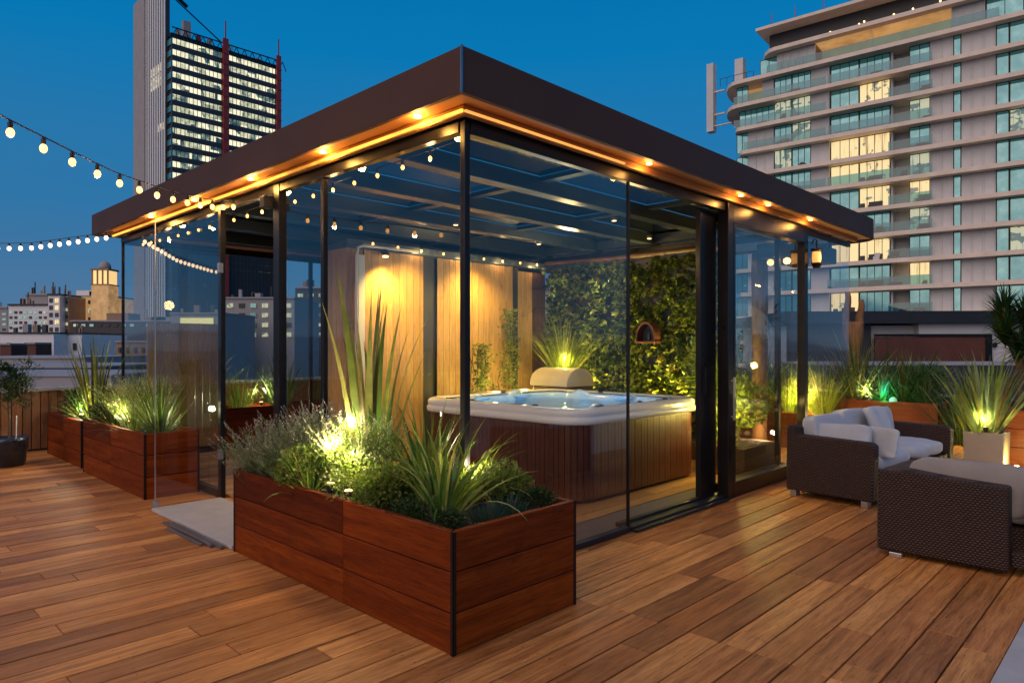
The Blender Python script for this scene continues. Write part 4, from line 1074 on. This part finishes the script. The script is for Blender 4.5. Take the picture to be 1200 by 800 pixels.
# beige pot with tall grass
p = empty('plant_pot', H(6.78, -1.50, 0), TH, 'beige square pot between the two orange planters', 'pot')
m = MB(); m.loft([rrect(.19,.19,.02,3,z=0), rrect(.20,.20,.02,3,z=.46), rrect(.175,.175,.02,3,z=.46), rrect(.17,.17,.02,3,z=.40)], caps=(True, True)); m.build('pot_body', M['potbeige'], p)
m = MB(); m.box(-.17,.17,-.17,.17,.401,.42); m.build('soil', M['soil'], p)
clump(H(6.78, -1.50, .42), 105, 1.0, .052, .62, .5, 'gGrey', 'tall strap grass floodlit from below in the beige pot', name='strap_grass', cat='grass', edge='gYel', base=.14, seg=8)
clump(H(6.70, -1.42, .42), 60, .45, .016, 1.0, .7, 'gYel', 'short pale blades around the foot of the tall strap grass', name='strap_grass', cat='grass', base=.12)
garden_spot(H(6.60, -1.52, .42), 'very bright spotlight at the front rim of the beige pot', e=9, col=(1,.85,.5), up=.12)
garden_spot(H(6.66, -1.80, .0), 'deck spotlight between the beige pot and the right hand planter', e=6, col=(1,.75,.2), up=.02)
# right planter: yucca tree and fillers
yu = empty('yucca_tree', H(7.70, -1.70, .58), 0, 'branching yucca tree with dark spiky heads at the right edge', 'tree')
m = MB(); m.tube([(0,0,-.03),(-.02,.01,.3),(.02,0,.55),(0,.02,.72)], [.045,.04,.035,.03], 8)
heads = [(-.20,.0,1.02),(.10,.05,1.22),(-.08,-.1,.84),(.30,.0,1.0),(-.10,.15,1.30)]
for h_ in heads: m.tube([(0,.02,.60),((h_[0])*.5,h_[1]*.5,(h_[2]+.6)/2),h_], [.03,.024,.02], 7)
m.build('trunk', M['bark'], yu)
r = nr()
for h_ in heads:
    m = MB()
    for i in range(170):
        a = r.uniform(0,6.283); m.blade((h_[0], h_[1], h_[2]-.04+r.uniform(-.10,.05)), a, r.uniform(.05,1.9), .38*r.uniform(.8,1.1), .030, r.uniform(.2,.7), 5)
    m.build('leaf_head', M['gDark'], yu)
clump(H(7.65, -2.75, .58), 60, .55, .016, 1.1, .9, 'gDark', 'dark strap grass right of the yucca trunk', name='grass_clump', cat='grass')
clump(H(7.50, -1.95, .58), 70, .62, .016, .9, .7, 'gMid', 'green strap grass left of the yucca trunk', name='grass_clump', cat='grass', edge='gGrey')
bush(H(7.6, -2.25, .58), .26, .2, 1200, .04, 'gDark', 'dark leafy cushion at the foot of the yucca')
bush(H(7.6, -3.1, .58), .3, .25, 1200, .04, 'gDark', 'dark leafy cushion at the outer end of the right planter')

# ------------------------------------------------------------------ string lights
def string(name, pts, nb, label, drop=.05, r=.014, mat='bulb', e=.5, every=1, cat='string lights', t0=0, t1=1, sag=0, wire=.004):
    """wire through points, bulbs hanging from it"""
    o = empty(name, Vector(pts[0]), 0, label, cat)
    P = [Vector(p)-Vector(pts[0]) for p in pts]
    def at(t):
        k = t*(len(P)-1); i = min(int(k), len(P)-2); return P[i].lerp(P[i+1], k-i)+Vector((0,0,-4*sag*t*(1-t)))
    m = MB(); m.tube([at(i/60) for i in range(61)], wire, 6); m.build('cable', M['wire'], o, smooth=True)
    s = None; b0 = None
    for i in range(nb):
        t = t0+(t1-t0)*i/(max(1, nb-1)); p = at(t)
        if s is None:
            mm = MB(); mm.lathe([(.010,-drop+.012),(.012,-.015),(.006,0)], (0,0,0), 10); s = mm.build('socket', M['black'], o)
            mm = MB(); mm.lathe([(.004,-r*2.4),(r*.75,-r*2.0),(r,-r*1.1),(r*.8,-r*.4),(r*.45,0)], (0,0,-drop+.012), 12); b0 = mm.build('bulb', M[mat], o, smooth=True)
            s.location = p; b0.location = p
        else:
            for src in (s, b0):
                c = src.copy(); COL.objects.link(c); c.parent = o; c.location = p
        if e and i % every == 0: plight('bulb_lamp', p+Vector((0,0,-drop-.03)), e*every, (1,.60,.24), .02, o)
    return o
# outside strand, running away from the camera to the eave
pts = []
for k in range(25):
    t = k/24; Y = .6+t*(6.20-.6); X = -2.20-.30*t
    zs = [(.6,2.60),(2.4,2.53),(3.17,2.50),(4.06,2.49),(4.65,2.53),(5.13,2.58),(5.7,2.66),(6.2,2.77)]
    for (a, za), (b, zb) in zip(zs, zs[1:]):
        if a <= Y <= b+1e-6: z = za+(zb-za)*(Y-a)/(b-a); break
    pts.append((X, Y, z))
string('string_lights', pts, 16, 'string of bulbs sagging from top left to the pavilion eave', t0=.33, t1=.985, e=.9, every=3, r=.018)
string('string_lights', [(-9.5,8.6,2.83), (-7.2,8.4,2.70), (-5.9,8.35,2.705), (-4.86,8.33,2.84)], 24, 'level string of bulbs left of the roof corner', mat='bulbfar', e=0, t0=.12, t1=.97, r=.023)
string('string_lights', [tuple(H(.10,.15,2.74)), tuple(H(.10,3.2,2.74)), tuple(H(.10,6.1,2.74))], 20, 'string of bulbs hung inside along the left glass wall', e=.7, every=4, t0=.05, t1=.98, sag=.03, r=.013)
string('string_lights', [tuple(H(1.8,3.78,2.72)), tuple(H(5.0,3.78,2.72))], 9, 'string of bulbs along the top of the oak cabin', e=.8, every=2, t0=.04, t1=.95, sag=.02, r=.015)
for k, (r_, l_) in enumerate(((3.2,1.2),(4.5,1.6),(2.2,2.6),(3.9,2.9),(4.4,.5))):
    o = empty('ceiling_spot', H(r_, l_, 2.775), 0, ['ceiling spot above the near edge of the hot tub','ceiling spot between hot tub and ivy wall','ceiling spot above the left side of the hot tub','ceiling spot above the back of the hot tub','ceiling spot in the bay behind the right window'][k], 'ceiling light')
    m = MB(); m.lathe([(.035,0),(.035,.03)], (0,0,0), 14); m.build('housing', M['trim'], o)
    m = MB(); m.lathe([(.024,-.004),(.022,-.001)], (0,0,0), 14); m.build('lens', M['lamp'], o)
plight('ceiling_glow', H(3.9, 2.4, 2.6), 28, (1,.70,.30), .1)
plight('floor_fill', H(2.6, .55, 2.3), 14, (1,.66,.28), .1)  # fill light added to brighten the floor near the door, no fitting
# ------------------------------------------------------------------ apartment block on the right
D = Vector((-.78, .625, 0)).normalized(); AB = math.atan2(D.y, D.x)
Z0, FH = 8.76, 3.32
ab = empty('apartment_building', Vector((51.25, 82.0, 0)), AB, 'tall apartment block with stacked balconies and lit rooms on the right', 'building')
# local x: along the facade away to the left; local y: out of the facade toward the terrace
NLO, NHI = -9, 10
def fz(n): return Z0+FH*n
def slabpoly(m, x0, x1, y0, y1, z0, z1, rl=0):
    if rl:
        pts = [(x0,y0),(x1-rl,y0)]+[(x1-rl+rl*math.sin(R_(a)), y0+(y1-y0)/2-(y1-y0)/2*math.cos(R_(a))) for a in range(15,166,15)]+[(x1-rl,y1),(x0,y1)]
        m.poly(pts, z0, z1)
    else: m.box(x0, x1, y0, y1, z0, z1)
for n_ in range(-3, 12):
    m = MB(); z = fz(n_)
    if n_ == 11: slabpoly(m, -12, 21.6, -14, .9, z-.25, z+.15)
    elif n_ == 10: slabpoly(m, -26, 22.0, -14, 1.25, z-.42, z+.10, 3)
    elif n_ in (8, 9): slabpoly(m, -26, 27.3, -13, 1.25, z-.42, z+.10, 3.2)
    else: slabpoly(m, -26, 24.8+.6*(n_ % 2), -13, 1.25 if n_ > -3 else .2, z-.42, z+.10, 1.5)
    m.build('floor_slab', M['slab'], ab)
# solid walls per floor
def wallfins(x0, x1, z0, z1, pitch=1.05):
    m = MB(); m.box(x0, x1, -.35, 0, z0, z1); x = x0
    while x < x1-.05:
        m.box(x, x+.09, -.01, .14, z0, z1); x += pitch
    m.build('wall', M['cladding'], ab)
core = MB(); core.box(-25.5, 24.0, -12.5, -.5, -24, fz(-3)-.43); core.build('podium', M['cladding'], ab)
core = MB(); core.box(-25.5, 21.5, -12.5, -3.2, fz(-3)-.42, fz(10)-.45); core.build('core', M['dark'], ab)
m = MB(); m.box(-11, 20.5, -12, -1.6, fz(10)+.101, fz(11)-.26); m.build('penthouse_wall', M['dark'], ab)
wm = []
def window(x0, x1, y, z0, z1, mat, nm=3):
    f = MB(); t = .07
    f.box(x0, x1, y-.04, y+.05, z0, z0+t); f.box(x0, x1, y-.04, y+.05, z1-t, z1)
    for k in range(nm+1):
        x = x0+(x1-x0-t)*k/nm; f.box(x, x+t, y-.04, y+.05, z0+t, z1-t)
    o = f.build('window', M['frame'], ab)
    p = MB(); p.add([(x0,y,z0),(x1,y,z0),(x1,y,z1),(x0,y,z1)], [(0,1,2,3)]); p.build('pane', M[mat], o)
lit = {7:('win','lit','lit','win'), 6:('win','win','litpale','litpale'), 5:('lit','litpale','lit','win'), 4:('lit','lit','litpale','litpale'), 3:('win','lit','lit','lit'), 2:('win','win','win','litpale'), 1:('lit','lit','lit','win'), 0:('win','win','win','lit'), -1:('lit','win','lit','win'), -2:('win','lit','win','lit'), 8:('win','win','win','win')}
balc = 0
for n_ in range(NLO, 10):
    z0 = fz(n_)+.10; z1 = fz(n_+1)-.43
    if n_ < -3:
        continue
    if n_ == 9:
        for a_, b_ in ((-4.6,-1.3),(-12,-8.25),(14,19.0)): wallfins(a_, b_, z0, z1)
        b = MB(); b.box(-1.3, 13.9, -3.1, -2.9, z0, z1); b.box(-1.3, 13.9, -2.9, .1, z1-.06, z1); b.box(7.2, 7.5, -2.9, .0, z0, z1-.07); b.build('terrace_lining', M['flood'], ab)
        window(-8.2, -4.7, -.15, z0, z1, 'win', 2); window(19.1, 21.6, -.9, z0, z1, 'win', 2)
        b = MB(); b.box(-6, 20, 1.1, 1.14, z0, z0+1.1); b.build('balustrade', M['balu'], ab)
        continue
    wallfins(.88-2.35, .88, z0, z1, 1.1); wallfins(-5.6, -2.3, z0, z1, 1.1)
    wallfins(12.25, 14.55, z0, z1, 3)
    w = MB(); w.box(3.15, 4.9, -2.2, -2.0, z0, z1); w.box(4.9, 5.15, -2.2, -.3, z0, z1); w.build('recess_wall', M['cladding'], ab)
    if n_ == 8: wallfins(19.4, 21.0, z0, z1, 3)
    elif n_ != 7: wallfins(19.4, 23.0, z0, z1, 1.2)
    L_ = lit.get(n_, ('win',)*4)
    window(8.8, 12.2, -.45, z0, z1, L_[0], 3); window(5.25, 8.75, -.45, z0, z1, L_[1] if n_ != 5 else 'lit', 4)
    window(.92, 3.10, -.30, z0, z1, L_[3], 2)
    window(14.6, 17.0, -.12, z0, z1, 'litpale' if n_ in (6, 7, 3) else 'win', 3); window(17.05, 19.35, -.12, z0, z1, 'litpale' if n_ in (7, 5) else ('lit' if n_ == 2 else 'win'), 3)
    window(-2.25, -1.5, -.08, z0, z1, 'win', 1)
    window(-11.9, -6.9, -.10, z0, z1, 'litpale' if n_ in (5, 1) else 'win', 3); window(-25, -12, -.10, z0, z1, 'win', 9); window(-6.85, -5.65, -.05, z0, z1, 'win', 1)
    if n_ < 9 and n_ != 7: window(23.05, 24.7, -.3, z0, z1, 'win', 2)
    elif n_ == 7: window(19.5, 24.5, -.8, z0, z1, 'win', 6)
    if n_ == 8:
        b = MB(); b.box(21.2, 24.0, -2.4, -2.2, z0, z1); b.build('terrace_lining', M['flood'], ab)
    b = MB(); b.box(.5, 5.2 if n_ % 2 else 12.2, 1.1, 1.14, z0, z0+1.15); b.build('balustrade', M['balu'], ab)
    if n_ in (2, 4, 6, 8) or n_ == 7:
        b = MB(); b.box(12.4, 23.2 if n_ < 7 else 24.6, 1.1, 1.14, z0, z0+1.1); b.build('balustrade', M['balu'], ab)
r = random.Random(5)
for n_ in range(-1, 9):
    for q in range(3):
        x0 = r.choice((.8, 3.4, 6.2, 10.4, 15.2, 17.6, 20.0))+r.uniform(-.3,.8); z0 = fz(n_)+.101; w_ = r.uniform(.5,1.5); h_ = r.uniform(.4,1.0)
        b = MB(); b.box(x0, x0+w_, .2, .8, z0, z0+h_*.5); b.box(x0, x0+w_*.9, .2, .3, z0+h_*.5, z0+h_); b.build('balcony_furniture', M[r.choice(('dark','cladding','gMid','rust','dark'))], ab)
for n_ in (3, 4, 1, 0, -1):
    b = MB(); r = nr()
    x0 = r.choice((6.0, 9.2)); z0 = fz(n_)+.10
    b.box(x0, x0+1.6, -.0, .42, z0, z0+.42); b.box(x0, x0+1.6, -.1, .0, z0, z0+.85); b.box(x0+2.0, x0+2.5, .0, .4, z0, z0+.7)
    b.build('balcony_furniture', M['dark'], ab)
for (x, n_, dz) in ((12.5,10,1.1),(9,10,1.15),(8.4,10,1.3),(5,10,1.2),(2.9,10,1.25),(0,10,1.3)):
    b = MB(); b.lathe([(.05,0),(.1,.06),(.1,.18),(.04,.22)], (x, -1.45, fz(n_)+dz), 8); b.build('outdoor_lamp', M['lamp'], ab)
m = MB(); m.box(28.0, 29.0, -1.0, .2, 32.7, 42.6); m.build('fin', M['cladding'], ab)
m = MB(); m.box(25.4, 28.0, -.5, -.2, fz(8)-1.9, fz(8)-1.75); m.box(26.5, 28.0, -.5, -.2, fz(9)-.3, fz(9)-.1); m.box(26.5,28.0,-.5,-.2,fz(8)-.3,fz(8)-.1); m.build('fin_bracket', M['slab'], ab)
m = MB(); m.box(24.0, 25.2, -2.0, -.8, fz(9)+.1, fz(9)+4.0); m.build('fin', M['cladding'], ab)
m = MB()
for k in range(14):
    x = 26.8-k*.95; 
    if k % 5 != 3: m.bar((x, .5, fz(9)+.1), (x, .5, fz(9)+1.2), .06)
m.bar((26.9,.5,fz(9)+1.2),(22.2,.5,fz(9)+1.2),.06); m.build('railing', M['frame'], ab)
# plant on the roof
m = MB(); z = fz(11)+.151
for (x, w_, h_) in ((14.5,2.6,1.3),(11,1.6,.9),(6,3,1.6),(-1,2.2,1.2)): m.box(x, x+w_, -6, -3, z, z+h_)
m.build('roof_plant', M['win'], ab)
for x in (13.2, 16.9, 20):
    m = MB(); m.bar((x,-1,z),(x,-1,z+2.4),.10); m.build('aerial', M['redsteel'], ab)

# ------------------------------------------------------------------ office tower on the left
tw = empty('office_tower', Vector((-111, 240, 0)), TH, 'tall glazed office tower with red steel verticals and concrete core', 'tower')
m = MB(); m.box(-7.6, 31.6, 1.2, 29, -24, 108.5); m.build('core', M['dark'], tw)
FHt = 3.85; zt = 108.9
k = 0
for k in range(16):
    z1 = zt-1.6-FHt*k; z0 = z1-FHt*.52
    m = MB(); m.box(-8.0, 31.8, .25, 1.2, z0-FHt*.48, z0); m.build('spandrel', M['dark'], tw)
    for (x0, x1) in ((-7.9, 9.2), (11.2, 29.6)):
        m = MB(); m.add([(x0,.6,z0),(x1,.6,z0),(x1,.6,z1),(x0,.6,z1)], [(0,1,2,3)]); m.build('window_band', M['litfar2'], tw)
    m = MB(); m.add([(-8.02,.8,z0),(-8.02,4.5,z0),(-8.02,4.5,z1),(-8.02,.8,z1)], [(0,1,2,3)]); m.build('window_band', M['win'], tw)
m = MB(); m.box(-8, 31.8, .3, 1.5, zt-1.6, zt-1.2)
for x in range(-8, 32, 3):
    m.bar((x,.3,zt-1.4),(x+1.5,.3,zt+2.0),.22); m.bar((x+1.5,.3,zt+2.0),(x+3,.3,zt-1.4),.22)
m.box(-8, 31.8, .2, .6, zt+1.9, zt+2.2); m.box(-8, 31.8, 1.4, 28, zt-.6, zt+.5); m.build('roof_truss', M['frame'], tw)
m = MB()
for (x, w_) in ((9.3, 1.9), (29.8, 1.7)):
    m.box(x, x+w_, -.7, .2, -24, zt+3.6); m.bar((x+w_/2,-.2,zt+3.6),(x+w_/2,-.2,zt+10),.35)
    for q in range(22): m.box(x-.15, x+w_+.15, -.85, -.7, zt-2-FHt*q, zt-1.6-FHt*q)
m.build('red_mast', M['redsteel'], tw)
r = nr(); 
for q in range(6):
    x = -4+q*5.5+r.uniform(-1,1); m = MB(); h_ = r.uniform(1.5,3.5); m.box(x, x+r.uniform(1,2.2), 4, 6, zt+.51, zt+.5+h_); m.build('roof_plant', M[r.choice(('redsteel','concrete','win'))], tw)
m = MB(); m.box(-3.5,-1.0,2,4,zt+.52,zt+6.5); m.build('roof_tank', M['concrete'], tw)
m = MB(); m.bar((-5.5,4,zt+13.5),(9.5,2,zt+2.8),.35); m.bar((-5.5,4,zt+14.8),(-1.5,4,zt+12.3),.9); m.build('crane_jib', M['frame'], tw)
# finned core on its end
m = MB(); m.box(-8.6, -7.2, 4.6, 23.5, -24, 139); m.build('stair_core', M['dark'], tw)
m = MB()
for q in range(28):
    x = -7.9+q*1.4
    if 9.2 < x < 11.2 or x > 29.5: continue
    m.box(x, x+.16, .45, .62, 20, zt-1.6)
m.build('mullions', M['dark'], tw)
m = MB()
for q in range(9): m.box(-8.85, -8.602, 4.7+q*2.3, 5.75+q*2.3, -24, 139)
m.build('facade_fins', M['white'], tw)
m = MB(); m.box(-9.4, -6, 23.8, 35.5, -24, 130); m.build('end_wall', M['concrete'], tw)
for (z0, z1, y0, y1) in ((98,101,9,20),(93,97.5,9,20),(77,79.5,5,13),(45,48,5,13),(38.5,41,5,17),(33,34.5,7,11)):
    m = MB(); m.add([(-8.62,y0,z0),(-8.62,y1,z0),(-8.62,y1,z1),(-8.62,y0,z1)], [(0,1,2,3)]); m.build('window_band', M['litfar'], tw)

# ------------------------------------------------------------------ low skyline, left
def at(px, py, Y): return Vector(((px-600)/800*Y, Y, 1.45+(405-py)/800*Y))
def block(name, px0, px1, ptop, Y, depth, mat, label, cat='building', rot=0, zb=-24, rows=None, win='win', wpx=None, parts=None):
    a = at(px0, ptop, Y); b = at(px1, ptop, Y); o = empty(name, (a.x, Y, 0), 0, label, cat)
    w = b.x-a.x; m = MB(); m.box(0, w, 0, depth, zb, a.z); m.build('wall', M[mat], o)
    m = MB(); m.box(-.006*w, w*1.006, -.01*Y*.2, depth, a.z+.001, a.z+.006*Y*.4); m.build('parapet', M['concrete' if mat != 'white' else 'blackroof'], o)
    if cat in ('building',) and Y > 60:
        r = random.Random(int(px0*7+Y))
        for q in range(4):
            x = r.uniform(.05,.85)*w; hh = Y*.004*r.uniform(.8,3); ww = w*r.uniform(.03,.12); m = MB(); m.box(x, x+ww, 1, 1+ww, a.z+.0025*Y, a.z+.0025*Y+hh); m.build('roof_unit', M[r.choice(('concrete','dark','brick'))], o)
        x = r.uniform(.1,.9)*w; m = MB(); m.bar((x,2,a.z),(x,2,a.z+Y*.02),Y*.0012); m.build('aerial', M['dark'], o)
    if rows:
        nr_, nc, py0, py1, frac, hf = rows
        r = nr()
        for i in range(nr_):
            for j in range(nc):
                cx = w*(j+.5)/nc; ww = w/nc*frac/2; zc = 1.45+(405-(py0+(py1-py0)*i/max(1,nr_-1)))/800*Y
                hh = hf/800*Y/2; f = MB(); f.box(cx-ww, cx+ww, -.12, -.02, zc-hh, zc+hh)
                f.build('window', M[r.choice(win) if isinstance(win, (list, tuple)) else win], o)
    return o
block('office_block', 10, 56, 358, 262, 18, 'white', 'white office block with rows of small dark windows, left skyline', rows=(4, 8, 366, 384, .6, 3.0), win=('dark','dark','win','litpale'))
block('office_block', 30, 56, 346, 285, 18, 'concrete', 'stepped grey upper block behind the white office block')
block('office_block', -40, 9, 361, 275, 18, 'concrete', 'grey block at the far left edge of the skyline', rows=(4, 6, 368, 386, .5, 2.5), win=('dark','win'))
block('apartment_house', 56.5, 70, 346, 255, 20, 'white', 'narrow white house with dark arched balconies beside the office block', rows=(5, 2, 352, 386, .62, 5.0), win=('dark','dark','lit'))
block('brick_house', 70.5, 81, 349, 258, 20, 'brick', 'narrow brick house between white house and floodlit block', rows=(5, 2, 354, 388, .45, 3.5), win=('litpale','dark'))
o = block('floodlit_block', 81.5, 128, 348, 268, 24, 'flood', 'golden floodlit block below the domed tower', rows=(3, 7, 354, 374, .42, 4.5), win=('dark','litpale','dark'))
m = MB(); m.box(2, 14, 1, 6, 20.61, 23.2); m.build('roof_room', M['white'], o)
o = empty('domed_tower', at(117, 405, 264) - Vector((0,0,1.45)), 0, 'floodlit tower with small dome on the left skyline', 'tower')
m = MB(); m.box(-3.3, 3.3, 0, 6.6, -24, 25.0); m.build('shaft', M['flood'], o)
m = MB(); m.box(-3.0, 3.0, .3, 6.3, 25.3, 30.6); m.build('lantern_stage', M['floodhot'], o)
m = MB()
for q in range(4): m.box(-3.2+q*2.0, -2.75+q*2.0, -.15, .3, 25.3, 30.6)
m.box(-3.6,3.6,-.4,6.9,24.9,25.3); m.box(-3.5,3.5,-.3,6.8,30.6,31.3); m.build('cornice', M['brick'], o)
m = MB(); m.lathe([(2.2,0),(2.2,.8),(2.1,1.6),(1.5,2.6),(.7,3.1),(.1,3.4),(.05,4.6)], (0,3.3,31.3), 20); m.build('dome', M['concrete'], o, smooth=True)
o = block('white_house', 0, 63, 391, 66, 8, 'white', 'near white flat-roofed house with black roof edge, left', rows=(1, 3, 405, 405, .18, 7), win='dark')
m = MB(); m.box(1.2, 4.6, -1.2, 0, .9, 1.3); m.build('canopy', M['dark'], o)
block('white_house', 64, 96, 391.5, 68, 8, 'white', 'near white house with two windows, right half of the low terrace', rows=(1, 2, 406, 406, .24, 8), win='dark')
o = block('brick_chimney', 0, 13, 404, 58, 2, 'rust', 'red brick chimney stack left of the white canopy', cat='chimney', zb=-6)
o = block('brick_chimney', 32, 42, 403, 58, 2, 'rust', 'red brick chimney stack right of the white canopy', cat='chimney', zb=-6)
block('grey_roof', -60, 100, 420, 44, 8, 'concrete', 'long grey flat roof below the white houses', cat='roof')
block('grey_roof', -90, 110, 431, 30, 7, 'asphalt', 'dark felt roof in front of the long grey roof', cat='roof')
block('grey_roof', -120, 130, 441, 22, 5, 'concrete', 'nearest pale flat roof behind the slatted fence', cat='roof')
block('warehouse', 84, 330, 377, 120, 20, 'dark', 'long dark low building behind the glass pavilion, left part', rows=(1, 26, 381, 381, .5, 3), win=('dark','litpale','dark','win'))
block('warehouse', 331, 640, 372, 150, 20, 'dark', 'long dark low building seen through the middle of the pavilion', rows=(1, 26, 378, 378, .5, 3), win=('dark','litpale','dark','win'))
block('brick_hall', 136, 182, 401, 60, 12, 'brick', 'brown brick hall seen through the left glass panes', rows=(1,5,410,410,.3,6), win='dark')
block('shop_building', 200, 262, 368, 82, 10, 'concrete', 'grey building with a lit yellow window strip behind the left panes', rows=(1, 1, 378, 378, .62, 11), win='shop')
block('grey_block', 263, 345, 350, 95, 12, 'concrete', 'grey block with teal windows behind the pavilion', rows=(4, 6, 358, 392, .5, 5), win=('win','dark','litpale'))
block('grey_block', 346, 420, 338, 130, 12, 'dark', 'dark high block behind the pavilion, right of the grey block', rows=(5, 6, 346, 392, .5, 4), win=('win','dark','litpale'))
block('grey_block', 640, 860, 340, 160, 14, 'concrete', 'pale long block far behind the ivy wall', rows=(5, 12, 348, 392, .5, 4), win=('win','dark','litpale'))
# ------------------------------------------------------------------ service building, right
o = empty('service_building', Vector((11.2, 23.5, 0)), R_(-4), 'low grey rendered building with black roof edge behind the right planters', 'building')
m = MB(); m.box(2.7, 9.4, 0, 6, -24, 2.2); m.box(-1.6, 2.7, .35, 6, -24, 2.15); m.build('wall', M['cladding'], o)
m = MB(); m.box(-1.9, 9.7, -.35, 6.3, 2.21, 2.62); m.build('roof_edge', M['blackroof'], o)
m = MB(); m.box(-1.6, 1.2, .18, .33, .3, 2.2); m.build('dark_panel', M['dark'], o)
m = MB(); m.box(1.205, 4.8, -.12, -.01, -.5, 1.75); m.build('sliding_gate', M['rust'], o)
m = MB(); m.box(4.801, 5.0, -.16, -.02, -.6, 1.85); m.box(1.2, 4.8, -.16, -.02, 1.76, 1.85); m.build('gate_frame', M['frame'], o)
m = MB(); m.box(5.1, 5.2, -.1, -.01, 1.4, 1.55); m.build('wall_light', M['black'], o)
m = MB(); m.box(7.6, 9.0, -.06, -.01, -.3, .95); m.build('window', M['win'], o)
block('grey_roof', 960, 1400, 428, 19, 3, 'dark', 'dark low roof right behind the boundary wall', cat='roof')
